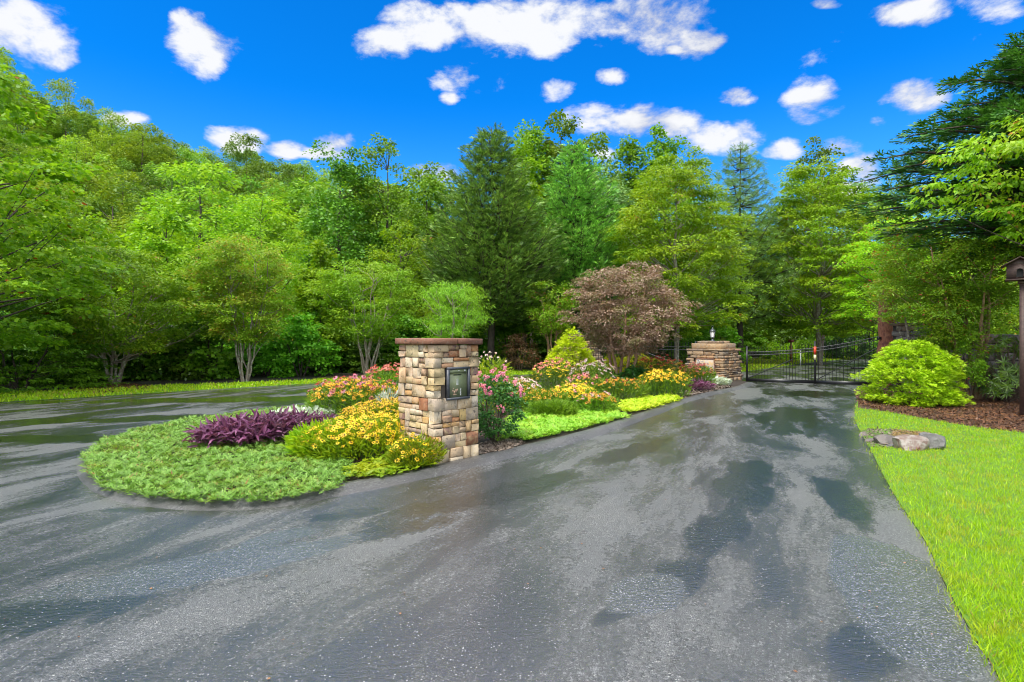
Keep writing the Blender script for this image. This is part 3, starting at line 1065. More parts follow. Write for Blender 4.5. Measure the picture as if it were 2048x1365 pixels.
def make_tree(name, label, loc, seed, z0, z1, Rr, shape='ovoid', n=130, cr=(.9, .8, .4), per=160, size=.16, tmpl=LEAF, leaf='leaf',
              bark='bark_dark', trunk_r=.16, nstem=1, spread_at=0.0, droop=.25, lobes=.2, inner=.45, squash=(1, 1), nlimb=60, group=None,
              cat='tree', lean=(0, 0), stem_top=.85, up=.65, crown_off=(0, 0), stems_apart=False, rz=0.0, limb_r=.045):
    rng = np.random.default_rng(seed)
    root = empty(name, loc, label, cat, group, rz)
    C = crown_points(rng, z0, z1, Rr, shape, n, lobes, inner, squash)
    C[:, :2] += np.array(crown_off)
    stems = []
    if nstem == 1:
        top = np.array([lean[0] + crown_off[0] * .7, lean[1] + crown_off[1] * .7, z0 + (z1 - z0) * stem_top])
        p = bend((0, 0, -.1), top, 9, 0, rng, .012)
        stems.append(p)
    else:
        for k in range(nstem):
            a = 2 * math.pi * k / nstem + rng.uniform(-.3, .3)
            rr = Rr * rng.uniform(.35, .62)
            top = np.array([math.cos(a) * rr + crown_off[0], math.sin(a) * rr + crown_off[1], z0 + (z1 - z0) * rng.uniform(.5, stem_top)])
            p = bend((math.cos(a) * trunk_r * 2.0, math.sin(a) * trunk_r * 2.0, -.1), top, 9, 0, rng, .02)
            bow = np.linspace(0, 1, 9)
            p[:, :2] -= np.outer(np.sin(bow * math.pi), np.array([math.cos(a), math.sin(a)])) * rr * .04
            stems.append(p)
    lmb = limbs(rng, C, [s[2:] for s in stems], nlimb, limb_r)
    if nstem > 1 and stems_apart:
        for i, s in enumerate(stems):
            V, F, _m = tube(s, trunk_r * (np.linspace(1, 0, 9) ** .8 * .8 + .2), 7)
            obj('stem', mesh_from('stem', V, F, M[bark], smooth=True), root)
        if lmb:
            V, F, _m = join(lmb)
            obj('branches', mesh_from('branches', V, F, M[bark], smooth=True), root, kind='stuff')
    else:
        V, F, _m = wood(rng, trunk_r, stems, lmb, None)
        obj('trunk', mesh_from('trunk', V, F, M[bark], smooth=True), root)
    rad = np.array(cr)[None, :] * rng.uniform(.6, 1.25, (len(C), 1))
    V, F, _m = clump_leaves(rng, C.copy(), rad, per, size, tmpl, droop, up=up, center=(crown_off[0], crown_off[1], 0))
    obj('crown', mesh_from('crown', V, F, M[leaf] if isinstance(leaf, str) else leaf), root)
    return root


def make_conifer(name, label, loc, seed, z0, z1, Rr, levels, per_level, nspr, size, leaf, bark='bark_dark', trunk_r=.2, droop=.18, tipup=.25,
                 power=.75, wfac=.30, tmpl=SPRIG6, pitch=0.12, cat='tree', asym=None, group=None, rz=0, lean=(0, 0), jitter=.2, bright_tip=0.0):
    rng = np.random.default_rng(seed)
    root = empty(name, loc, label, cat, group, rz)
    parts = []
    trunk = bend((0, 0, -.1), (lean[0], lean[1], z1), 10, 0, rng, .006)
    wp = [tube(trunk, trunk_r * np.linspace(1, .06, 10), 8)]
    pos, dr, nr, sz = [], [], [], []
    for lv in range(levels):
        t = (lv + rng.uniform(-.3, .3)) / levels
        t = min(max(t, 0), .985)
        h = z0 + (z1 - z0) * t
        k = max(3, int(per_level * (1 - t * .5)))
        a0 = rng.uniform(0, 6.28)
        for b in range(k):
            a = a0 + 2 * math.pi * b / k + rng.uniform(-.25, .25)
            L = Rr * ((1 - t) ** power * (.72 + .28 * min(1, t * 5)) + .03) * rng.uniform(1 - jitter * 1.6, 1 + jitter)
            if asym is not None:
                L *= 1 + asym * math.cos(a - math.pi)
            u = np.array([math.cos(a), math.sin(a), 0])
            s_ = np.linspace(0, 1, 5)
            pz = h + pitch * L * s_ - droop * L * np.sin(s_ * math.pi * .85) + tipup * L * s_ ** 3
            bp = np.outer(s_ * L, u)
            bp[:, 2] = pz
            bp[:, :2] += np.array(lean) * t
            wp.append(tube(bp, np.linspace(.035 + .012 * L, .008, 5), 4))
            m = max(6, int(nspr * L))
            s = rng.uniform(.12, 1, m) ** .8
            w_ = L * wfac * (1.05 - s) ** .7 + .18
            l = rng.uniform(-1, 1, m) * w_
            lat = np.array([-u[1], u[0], 0])
            z = h + pitch * L * s - droop * L * np.sin(s * math.pi * .85) + tipup * L * s ** 3
            pp = np.outer(s * L, u) + np.outer(l, lat)
            pp[:, 2] = z - np.abs(l) * .12 + rng.normal(0, .05, m)
            pp[:, :2] += np.array(lean) * t
            ang = np.clip(l / w_, -1, 1) * 1.0
            dd = np.outer(np.cos(ang), u) + np.outer(np.sin(ang), lat)
            dd += rng.normal(0, .22, (m, 3))
            dd[:, 2] = tipup * .8 * s - .1 + rng.normal(0, .2, m)
            nn = rng.normal(0, .4, (m, 3))
            nn[:, 2] += 1
            pos.append(pp); dr.append(dd); nr.append(nn)
            sz.append(size * rng.uniform(.6, 1.25, m) * (.75 + .35 * s))
    V, F, _m = scatter(np.concatenate(pos), np.concatenate(dr), np.concatenate(nr), np.concatenate(sz), tmpl)
    obj('crown', mesh_from('crown', V, F, M[leaf]), root)
    V, F, _m = join(wp)
    obj('trunk', mesh_from('trunk', V, F, M[bark], smooth=True), root)
    return root


TUFT = T(*(lambda v, f: (v, f))(*(lambda L: (
    [p for (x, y, z, s) in L for p in ((0, .02, 0), (x * .5 + s * .03, y * .5, z * .5), (x, y, z), (x * .5 - s * .03, y * .5, z * .5))],
    [q for i in range(len(L)) for q in ((4 * i, 4 * i + 1, 4 * i + 2), (4 * i, 4 * i + 2, 4 * i + 3))]))(
    [(math.cos(a) * .62, .75 + .15 * math.sin(3 * a), math.sin(a) * .5, 1.9) for a in [k * 2 * math.pi / 6 for k in range(6)]] + [(0, 1.1, .1, 1.8)])))

# leaf colours of the trees
M['lf_maple_left'] = leaf_mat('big_maple_leaves', (.15, .38, .015), (.30, .54, .02), (.38, .56, .02), .5, trans=.45, nscale=.5, odd=(.35, .08, .02), odd_p=.012)
M['lf_dogwood'] = leaf_mat('dogwood_leaves', (.16, .36, .015), (.30, .50, .02), (.40, .46, .02), .45, trans=.4, nscale=.9, odd=(.46, .22, .05), odd_p=.02)
M['lf_dogwood_rust'] = leaf_mat('rusty_dogwood_leaves', (.16, .30, .015), (.28, .40, .025), (.42, .34, .04), .55, trans=.4, nscale=1.0, odd=(.46, .24, .06), odd_p=.06)
M['lf_understory'] = leaf_mat('understory_leaves', (.08, .25, .014), (.18, .42, .02), (.24, .50, .02), .5, trans=.4, nscale=.8)
M['lf_poplar'] = leaf_mat('young_poplar_leaves', (0.148, 0.347, 0.013), (0.314, 0.539, 0.018), (0.428, 0.616, 0.016), .5, trans=.4, nscale=.5)
M['lf_poplar_dark'] = leaf_mat('tall_poplar_leaves', (0.099, 0.231, 0.015), (0.215, 0.359, 0.022), (0.329, 0.436, 0.033), .4, trans=.35, nscale=.4)
M['lf_ivy'] = leaf_mat('ivy_leaves', (0.066, 0.180, 0.016), (0.148, 0.308, 0.022), (0.248, 0.424, 0.022), .4, trans=.25, rough=.3, spec=.5)
M['lf_spruce'] = leaf_mat('blue_green_fir_needles', (.10, .26, .05), (.22, .42, .08), (.28, .48, .07), .4, trans=.25, nscale=1.1, val=.8, odd=(.36, .60, .13), odd_p=.22)
M['lf_maple_mid'] = leaf_mat('green_maple_leaves', (0.148, 0.321, 0.013), (0.314, 0.474, 0.016), (0.461, 0.539, 0.022), .5, trans=.42, nscale=.35, odd=(0.540, 0.162, 0.054), odd_p=.006)
M['lf_pine'] = leaf_mat('white_pine_needles', (0.132, 0.270, 0.076), (0.281, 0.424, 0.119), (0.329, 0.487, 0.054), .4, trans=.2, nscale=.6)
M['lf_yellow'] = leaf_mat('yellow_green_leaves', (.24, .48, .02), (.40, .60, .02), (.42, .50, .03), .4, trans=.45, odd=(.5, .14, .04), odd_p=.05)
M['lf_weep'] = leaf_mat('weeping_maple_leaves', (.17, .40, .02), (.30, .54, .025), (.36, .50, .03), .5, trans=.42)
M['lf_japan'] = leaf_mat('red_maple_leaves', (.32, .20, .13), (.50, .36, .26), (.20, .26, .07), .85, trans=.3, nscale=1.9, odd=(.66, .50, .40), odd_p=.14)
M['lf_gold'] = leaf_mat('golden_cypress_foliage', (.33, .50, .012), (.50, .60, .02), (.26, .42, .014), .6, trans=.3, nscale=3.0, val=.8)
M['lf_gold2'] = leaf_mat('gold_shrub_foliage', (0.464, 0.475, 0.010), (0.589, 0.589, 0.012), (0.620, 0.400, 0.020), .5, trans=.3)
M['lf_myrtle'] = leaf_mat('crape_myrtle_leaves', (.14, .34, .018), (.28, .50, .025), (.38, .52, .02), .5, trans=.4, nscale=1.4, odd=(.5, .12, .05), odd_p=.03)
M['lf_rusty'] = leaf_mat('rust_shrub_leaves', (.13, .10, .04), (.26, .15, .07), (.10, .16, .03), .6, trans=.25, odd=(.5, .12, .05), odd_p=.06)
M['lf_cypress'] = leaf_mat('dark_cypress_sprays', (.035, .115, .022), (.085, .20, .03), (.14, .28, .035), .5, trans=.15, nscale=.9, val=.7)
M['lf_overhang'] = leaf_mat('bright_dogwood_leaves', (0.182, 0.359, 0.013), (0.329, 0.513, 0.016), (0.462, 0.462, 0.022), .4, trans=.4, odd=(0.567, 0.216, 0.068), odd_p=.03)
M['lf_hill'] = leaf_mat('hillside_leaves', (0.165, 0.347, 0.022), (0.329, 0.487, 0.033), (0.428, 0.539, 0.033), .5, trans=.4, nscale=.3)
M['lf_hill_dark'] = leaf_mat('dark_hillside_leaves', (0.099, 0.244, 0.027), (0.198, 0.347, 0.033), (0.296, 0.424, 0.033), .5, trans=.35, nscale=.3)
M['lf_sapling'] = leaf_mat('sapling_leaves', (.20, .42, .02), (.36, .54, .03), (.50, .44, .04), .5, trans=.4, nscale=1.5, odd=(.6, .10, .05), odd_p=.09)
M['lf_cone'] = leaf_mat('yellow_cone_foliage', (.48, .62, .012), (.66, .74, .02), (.42, .58, .015), .5, trans=.35, nscale=3, val=.5)
M['lf_rhodo'] = leaf_mat('rhododendron_leaves', (0.073, 0.190, 0.016), (0.171, 0.314, 0.024), None, trans=.2, rough=.28, spec=.6)


def at(px, y, dy=0.0):
    """ground location under picture column px at distance y"""
    x = X_at(px, y)
    return (x, y, float(ground_z(x, y)) + dy)


def ztop(py, y):
    return CAMZ + (HZ - py) / FPX * y


# ------------------------------------------------------------------ wooded hillside: individual copies of a few grown trees
protos = []
for i, (lf, shp, rr, hh) in enumerate([('lf_hill', 'ovoid', 4.0, 11.5), ('lf_hill', 'poplar', 3.4, 12.5), ('lf_hill_dark', 'ovoid', 4.2, 11.5), ('lf_hill_dark', 'round', 4.0, 10.5), ('lf_hill', 'cone', 3.8, 12.5)]):
    p = make_tree('hillside_tree', 'leafy green broadleaf tree in the forest that covers the hillside', (0, 0, 0), 100 + i, 1.5, hh, rr, shp,
                  n=85, cr=(1.15, 1.0, .65), per=125, size=.29, leaf=lf, trunk_r=.18, nlimb=12, lobes=.28, inner=.6, group='broadleaf trees covering the hillside', droop=.2)
    protos.append(p)
rng = np.random.default_rng(5)
spots = []
y = 37.0
while y < 118:
    stepx = 6.2 + (y - 37) * .012
    x = X_at(-330, y)
    while x < X_at(860 if y > 55 else 700, y):
        spots.append((x + rng.uniform(-1.6, 1.6), y + rng.uniform(-2, 2)))
        x += stepx * rng.uniform(.85, 1.2)
    y += 7.6
used = set()
for j, (x, y) in enumerate(spots):
    px = 1024 + x / y * FPX
    i = int(rng.integers(0, 5))
    o = protos[i] if i not in used else copy_tree(protos[i])
    used.add(i)
    s = rng.uniform(.78, 1.22)
    o.location = (x, y, float(ground_z(x, y)) - .3)
    o.scale = (s * rng.uniform(.9, 1.1), s * rng.uniform(.9, 1.1), s * rng.uniform(.85, 1.15))
    o.rotation_euler.z = rng.uniform(0, 6.28)

# woodland behind the middle and right of the picture
bprotos = []
BACK = [('lf_maple_mid', 'ovoid', 4.2, 12), ('lf_poplar_dark', 'ovoid', 4.0, 13), ('lf_hill_dark', 'round', 4.2, 11)]
for i, (lf, shp, rr, hh) in enumerate(BACK):
    p = make_tree('background_tree', 'green tree in the dense wood behind the entrance trees', (0, 0, 0), 140 + i, .6, hh, rr, shp, n=120, cr=(1.25, 1.1, .7), per=95,
                  size=.36, leaf=lf, trunk_r=.18, nlimb=14, lobes=.28, inner=.5, group='trees of the dense wood behind the entrance')
    bprotos.append(p)
used = set()
bs = []
for y, lo, hi, st in ((50, 640, 1440, 4.6), (60, 560, 2300, 4.6), (68, 560, 2500, 5.0), (78, 700, 2600, 5.5)):
    x = X_at(lo, y)
    while x < X_at(hi, y):
        bs.append((x + rng.uniform(-1.5, 1.5), y + rng.uniform(-2, 2)))
        x += st * rng.uniform(.85, 1.2)
for (x, y) in bs:
    i = int(rng.integers(0, 3))
    o = bprotos[i] if i not in used else copy_tree(bprotos[i])
    used.add(i)
    s = rng.uniform(1.0, 1.3)
    px = 1024 + x / y * FPX
    if px > 1740:
        s *= .9 if y < 60 else 1.0
    o.location = (x, y, float(ground_z(x, y)) - .3)
    o.scale = (s, s, s * rng.uniform(.85, 1.1))
    o.rotation_euler.z = rng.uniform(0, 6.28)

# ------------------------------------------------------------------ understory along the woodland edge
sh = []
for i, (lf, hh, rr) in enumerate([('lf_understory', 2.6, 1.5), ('lf_understory', 3.4, 1.7), ('lf_ivy', 2.8, 1.6)]):
    sh.append(make_tree('understory_shrub', 'dark green shrub in the row that fills the woodland edge', (0, 0, 0), 160 + i, .05, hh, rr, 'dome', n=75, cr=(.55, .5, .20),
                        per=70, size=.17, tmpl=WIDE, leaf=lf, trunk_r=.05, nstem=4, nlimb=22, lobes=.22, inner=.35, cat='shrub', limb_r=.018,
                        group='shrubs along the woodland edge', stem_top=.7, droop=.35))
used = set()
row = []
for (px0, px1, yfun, st) in ((-420, 830, lambda p: 19.3 + (p + 420) * .0052, 1.9), (-420, 900, lambda p: 22.8 + (p + 420) * .0055, 2.3), (-300, 1500, lambda p: 31 + max(0, p) * .002, 3.0), (900, 2500, lambda p: 55, 3.2)):
    px = px0
    while px < px1:
        y = yfun(px)
        row.append((X_at(px, y) + rng.uniform(-.4, .4), y + rng.uniform(-.5, .8)))
        px += st / y * FPX * rng.uniform(.8, 1.2)
for (x, y) in row:
    i = int(rng.integers(0, 3))
    px = 1024 + x / y * FPX
    if y < 21.5 and (150 < px < 310):
        y += 2
    if 620 < px < 860 and y < 29:
        y += 3.5
        x = X_at(px, y)
    o = sh[i] if i not in used else copy_tree(sh[i])
    used.add(i)
    s = rng.uniform(.75, 1.2)
    o.location = (x, y, float(ground_z(x, y)))
    o.scale = (s, s, s)
    o.rotation_euler.z = rng.uniform(0, 6.28)
# layered dark shrubs low on the far left
lay = make_tree('layered_shrub', 'broad shrub with flat dark green layers under the big left tree', at(40, 18.0), 171, .05, 3.2, 2.4, 'dome', n=150, cr=(.62, .55, .09), per=80,
                size=.13, tmpl=LEAF, leaf='lf_understory', trunk_r=.05, nstem=5, nlimb=40, lobes=.2, inner=.4, cat='shrub', limb_r=.018, group='layered shrubs at the far left', stem_top=.7, droop=.3)
c = copy_tree(lay); c.location = at(-150, 17.6); c.rotation_euler.z = 2.2
c['label'] = 'layered dark green shrub cut by the left picture edge'

# ------------------------------------------------------------------ row of small ornamental trees beside the loop road
make_tree('dogwood_tree', 'low spreading dogwood with pale lichened trunks in the leftmost mulch ring', at(230, 20.3), 21, 1.3, 5.0, 2.75, 'ovoid', n=300, cr=(.60, .5, .19), per=120,
          size=.115, leaf='lf_dogwood', bark='bark_grey', trunk_r=.055, nstem=6, nlimb=60, lobes=.22, inner=.35, stem_top=.8, stems_apart=True, crown_off=(.1, 0), group='dogwoods beside the loop road', droop=.3)
make_tree('dogwood_tree', 'upright dogwood with thin rusty yellow leaves and many slim trunks', at(490, 21.6), 22, 1.5, 5.7, 1.85, 'vase', n=280, cr=(.45, .4, .17), per=115,
          size=.10, leaf='lf_dogwood_rust', bark='bark_grey', trunk_r=.04, nstem=9, nlimb=70, lobes=.25, inner=.25, stem_top=.95, stems_apart=True, group='dogwoods beside the loop road', droop=.3)
make_tree('dogwood_tree', 'light green dogwood with bare grey trunks left of the stone column', at(735, 25.4), 23, 1.6, 5.2, 2.3, 'vase', n=230, cr=(.5, .42, .2), per=90,
          size=.12, leaf='lf_weep', bark='bark_grey', trunk_r=.05, nstem=8, nlimb=50, lobes=.3, inner=.3, stem_top=.9, stems_apart=True, squash=(1, .9), group='dogwoods beside the loop road', droop=.35)
make_tree('weeping_maple', 'yellow green weeping maple rising behind the stone column cap', at(905, 22.5), 24, 1.5, 4.1, 1.3, 'round', n=120, cr=(.5, .42, .22), per=110,
          size=.11, tmpl=NARROW, leaf='lf_weep', bark='bark_grey', trunk_r=.07, nstem=4, nlimb=60, lobes=.35, inner=.35, stem_top=.9, droop=.75, squash=(1, .9))
make_tree('crape_myrtle', 'small upright crape myrtle left of the purple maple', at(1105, 28.5), 25, 1.7, 4.7, 1.25, 'vase', n=100, cr=(.4, .35, .22), per=90,
          size=.11, leaf='lf_myrtle', bark='bark_tan', trunk_r=.055, nstem=7, nlimb=40, lobes=.25, inner=.3, stem_top=.8, stems_apart=True, squash=(1, 1))
make_tree('rusty_shrub', 'brown and rust leaved shrub behind the pink roses', at(1040, 28.8), 26, .1, 2.0, 1.1, 'dome', n=60, cr=(.35, .3, .2), per=80,
          size=.09, leaf='lf_rusty', bark='twig', trunk_r=.03, nstem=6, nlimb=40, lobes=.25, inner=.3, cat='shrub', limb_r=.014)

# ------------------------------------------------------------------ the tall trees, left to right
make_tree('maple_tree', 'big yellow green maple overhanging the left picture edge', at(-150, 15.2), 31, 1.5, 9.6, 4.1, 'ovoid', n=300, cr=(.75, .65, .20), per=96,
          size=.15, tmpl=MAPLE, leaf='lf_maple_left', bark='bark_dark', trunk_r=.2, nlimb=120, lobes=.22, inner=.4, droop=.3)
make_tree('young_poplar', 'young tulip poplar with a dark thin stem behind the first dogwood', at(332, 27), 32, 1.2, ztop(398, 27), 2.3, 'cone', n=130, cr=(.75, .65, .4), per=95,
          size=.2, tmpl=WIDE, leaf='lf_poplar', trunk_r=.09, nlimb=50, lobes=.3, group='young poplars at the wood edge')
make_tree('young_poplar', 'young poplar leaning in behind the big left maple', at(170, 27), 33, 1.0, ztop(425, 27), 2.5, 'ovoid', n=130, cr=(.75, .65, .4), per=90,
          size=.2, tmpl=WIDE, leaf='lf_poplar', trunk_r=.09, nlimb=40, lobes=.3, group='young poplars at the wood edge')
make_tree('young_poplar', 'broad young tree above the rusty dogwood', at(520, 29), 34, 1.0, ztop(400, 29), 3.0, 'ovoid', n=150, cr=(.8, .7, .4), per=90,
          size=.19, tmpl=LEAF, leaf='lf_maple_mid', trunk_r=.09, nlimb=50, lobes=.3, group='young poplars at the wood edge')
make_tree('young_poplar', 'small bright green poplar between the rusty dogwood and the ivy clad trees', at(640, 28), 35, 1.0, ztop(490, 28), 1.5, 'cone', n=90, cr=(.6, .5, .35), per=90,
          size=.18, tmpl=WIDE, leaf='lf_poplar', trunk_r=.07, nlimb=30, lobes=.25, group='young poplars at the wood edge')
make_tree('ivy_clad_tree', 'tall dark tree wrapped in ivy, left one of the close pair', at(680, 37), 36, 1.0, ztop(300, 37), 2.6, 'poplar', n=190, cr=(.95, .85, .6), per=115,
          size=.22, tmpl=WIDE, leaf='lf_ivy', trunk_r=.2, nlimb=50, lobes=.35, inner=.55, group='ivy clad trees left of the firs')
make_tree('ivy_clad_tree', 'tall tree with an open airy top beside the ivy clad tree', at(775, 39), 37, 2.5, ztop(292, 39), 2.8, 'poplar', n=130, cr=(.85, .75, .5), per=95,
          size=.21, tmpl=WIDE, leaf='lf_poplar_dark', trunk_r=.17, nlimb=80, lobes=.45, inner=.35, group='ivy clad trees left of the firs')
make_tree('leafy_tree', 'rounded mid green tree between the ivy clad pair and the first fir', at(800, 33), 38, 1.2, ztop(445, 33), 2.4, 'ovoid', n=120, cr=(.75, .65, .4), per=100,
          size=.17, leaf='lf_maple_mid', trunk_r=.12, nlimb=50, lobes=.3)
make_conifer('fir_tree', 'big blue green fir with a bare lower trunk behind the stone column', at(984, 30.5), 41, 3.0, ztop(255, 30.5), 4.3, 30, 14, 34, .40, 'lf_spruce', trunk_r=.22, tipup=.34, droop=.2, group='firs in the middle of the tree line')
make_conifer('fir_tree', 'second blue green fir just right of the biggest fir', at(1150, 34), 42, 3.6, ztop(285, 34), 3.9, 28, 13, 32, .42, 'lf_spruce', trunk_r=.2, tipup=.34, droop=.2, group='firs in the middle of the tree line')
make_tree('poplar_tree', 'bright green poplar crown showing between the two firs', at(1045, 37), 43, 6, ztop(272, 37), 1.9, 'cone', n=100, cr=(.8, .7, .5), per=95, size=.22, tmpl=WIDE, leaf='lf_poplar', trunk_r=.14, nlimb=30, lobes=.25)
for (px, py, y, rr, sd_, lab) in ((1065, 255, 44, 2.2, 44, 'tall thin poplar top behind the bright green crown'), (1122, 222, 45, 2.9, 45, 'tallest poplar, its top standing highest above the firs'),
                                  (1180, 262, 46, 2.3, 46, 'poplar top on the right shoulder of the second fir'), (1258, 286, 46, 2.0, 47, 'slim poplar top left of the broad middle maple'),
                                  (1330, 258, 45, 3.0, 48, 'rounded poplar crown standing above the middle maple'), (1640, 290, 46, 3.1, 49, 'ragged poplar crown above the right maple'),
                                  (850, 360, 46, 2.3, 50, 'dark poplar top at the left flank of the first fir')):
    make_tree('poplar_tree', lab, at(px, y), sd_, 5, ztop(py, y), rr, 'poplar', n=130, cr=(.95, .85, .6), per=95, size=.26, tmpl=WIDE, leaf='lf_poplar_dark', trunk_r=.2,
              nlimb=60, lobes=.4, inner=.4, group='tall poplars behind the firs')
make_tree('leafy_tree', 'soft pale green tree between second fir and middle maple', at(1215, 38), 51, 3, ztop(330, 38), 2.7, 'ovoid', n=140, cr=(.9, .8, .5), per=100, size=.2, leaf='lf_pine', trunk_r=.15, nlimb=30, lobes=.3)
make_tree('maple_tree', 'broad green maple behind the lantern pillar', at(1352, 30.5), 52, 1.9, ztop(310, 30.5), 3.6, 'ovoid', n=370, cr=(.95, .75, .26), per=140, size=.165, leaf='lf_maple_mid', bark='bark_grey', trunk_r=.16, nlimb=150,
          lobes=.25, inner=.4, droop=.3, group='green maples behind the gate')
make_conifer('white_pine', 'pale blue green white pine between the two maples', at(1480, 38.5), 53, 3.2, ztop(285, 38.5), 4.9, 24, 11, 15, .36, 'lf_pine', trunk_r=.24, tipup=.22, droop=.12, tmpl=TUFT, wfac=.35)
make_tree('maple_tree', 'tall green maple behind the right gate leaf', at(1640, 37), 54, 2.0, ztop(325, 37), 3.8, 'ovoid', n=370, cr=(1.0, .8, .28), per=130, size=.195, leaf='lf_maple_mid', bark='bark_grey', trunk_r=.18, nlimb=150,
          lobes=.25, inner=.4, droop=.3, group='green maples behind the gate')
make_tree('yellow_maple', 'yellow green maple with a few red leaves right of the gate maples', at(1790, 31), 55, 1.6, ztop(410, 31), 2.4, 'ovoid', n=150, cr=(.7, .6, .2), per=110, size=.145, leaf='lf_yellow', trunk_r=.1, nlimb=70, lobes=.3, inner=.35, droop=.3)
make_tree('oak_tree', 'distant rounded oak against the sky left of the dark cypress', at(1790, 60), 56, 3, ztop(365, 60), 5.0, 'round', n=150, cr=(1.2, 1.1, .7), per=100, size=.34, leaf='lf_poplar_dark', trunk_r=.3, nlimb=50, lobes=.3, inner=.5)
make_tree('leafy_tree', 'hazy green tree under the dark cypress boughs', at(1930, 34), 57, 1.5, ztop(440, 34), 3.8, 'ovoid', n=160, cr=(.95, .85, .45), per=95, size=.2, leaf='lf_maple_mid', trunk_r=.15, nlimb=50, lobes=.3)
make_tree('leafy_tree', 'green tree at the right picture edge behind the birdhouse', at(2085, 26), 58, .6, 5.6, 2.8, 'ovoid', n=150, cr=(.75, .65, .3), per=100, size=.15, leaf='lf_dogwood', trunk_r=.1, nlimb=50, lobes=.3)
# big dark cypress on the right with a bright dogwood in front of it
make_conifer('cypress_tree', 'big dark cypress with feathery boughs reaching in from the right', at(2150, 14.6), 61, 3.3, 9.9, 4.9, 26, 15, 26, .36, 'lf_cypress', trunk_r=.28, tipup=-.05, droop=-.14, pitch=.26, power=.55, wfac=.16, tmpl=SPRIG6, jitter=.22)
make_tree('dogwood_tree', 'bright green dogwood branches overlapping the dark cypress', (X_at(2235, 11.4), 11.4, 0), 62, 3.9, 7.1, 2.7, 'ovoid', n=200, cr=(.50, .38, .12), per=72, size=.125, tmpl=LEAF, leaf='lf_overhang', bark='bark_dark', trunk_r=.1,
          nlimb=40, lobes=.3, inner=.5, droop=.7, limb_r=.02)

# ------------------------------------------------------------------ trees and shrubs nearer the gate
make_tree('japanese_maple', 'dome shaped Japanese maple with pinkish brown feathery leaves', at(1236, 17.6), 71, 1.15, 4.15, 1.72, 'round', n=250, cr=(.44, .32, .13), per=115, size=.085, tmpl=LEAF, leaf='lf_japan', bark='bark_tan', trunk_r=.06,
          nstem=5, nlimb=60, lobes=.34, inner=.35, droop=.25, stem_top=.7, crown_off=(.32, 0), stems_apart=True, limb_r=.02)
make_tree('crape_myrtle', 'crape myrtle with several tan trunks in front of the stone wall', at(1945, 15.1), 72, 1.35, 4.4, 1.5, 'vase', n=250, cr=(.40, .34, .18), per=120, size=.078, leaf='lf_myrtle', bark='bark_tan', trunk_r=.065,
          nstem=7, nlimb=110, lobes=.3, inner=.2, droop=.3, stem_top=.95, crown_off=(-.42, 0), stems_apart=True, limb_r=.018)
make_tree('maple_sapling', 'thin young maple with yellow and red tips over the cedar log post', (X_at(1812, 18.0), 18.0, 0), 83, 2.35, 5.4, 1.15, 'ovoid', n=110, cr=(.42, .36, .16), per=85, size=.10, leaf='lf_sapling', bark='bark_grey', trunk_r=.04,
          nstem=3, nlimb=50, lobes=.35, inner=.3, droop=.3, stem_top=.9, limb_r=.015)
make_tree('crape_shoot', 'leafy green shoots in front of the crape myrtle trunks', (X_at(1938, 14.3), 14.3, 0), 73, .55, 1.7, .34, 'ovoid', n=40, cr=(.16, .14, .12), per=70, size=.06, leaf='lf_myrtle', bark='twig', trunk_r=.012,
          nstem=5, nlimb=14, cat='shrub', limb_r=.006)


def gold_shrub(name, label, loc, seed, h, r, n, per, size, leaf, cr, shape='dome', group=None, tmpl=SPRIG6, droop=.15, squash=(1, 1)):
    return make_tree(name, label, loc, seed, .05, h, r, shape, n=n, cr=cr, per=per, size=size, tmpl=tmpl, leaf=leaf, bark='twig', trunk_r=.03, nstem=4, nlimb=30, lobes=.2, inner=.62,
                     cat='shrub', limb_r=.015, droop=droop, up=.75, squash=squash, group=group, stem_top=.7)


gold_shrub('golden_cypress', 'large rounded golden cypress shrub on the mulch right of the gate', at(1820, 14.0), 74, 1.60, 1.0, 280, 75, .105, 'lf_gold', (.22, .17, .07))
gold_shrub('golden_cypress', 'bright yellow cone shaped cypress behind the flower bed', at(1144, 23.2), 75, 2.0, 1.1, 190, 44, .14, 'lf_cone', (.2, .17, .12), shape='cone')
gold_shrub('gold_shrub', 'golden barberry left of the Japanese maple trunk', at(1222, 19.0), 76, 1.05, .55, 60, 40, .10, 'lf_gold2', (.14, .12, .10), tmpl=LEAF, group='golden barberries')
gold_shrub('gold_shrub', 'golden barberry right of the Japanese maple trunk', at(1275, 19.4), 77, 1.15, .62, 70, 40, .10, 'lf_gold2', (.14, .12, .10), tmpl=LEAF, group='golden barberries')
gold_shrub('dark_shrub', 'low dark green shrub left of the Japanese maple trunk', at(1207, 17.3), 78, .72, .5, 60, 45, .10, 'dark_leaf', (.16, .14, .10), tmpl=LEAF, group='dark shrubs under the Japanese maple')
gold_shrub('dark_shrub', 'dark glossy shrub right of the Japanese maple trunk', at(1268, 17.0), 79, .75, .55, 60, 45, .12, 'dark_leaf', (.16, .14, .10), tmpl=LEAF, group='dark shrubs under the Japanese maple')


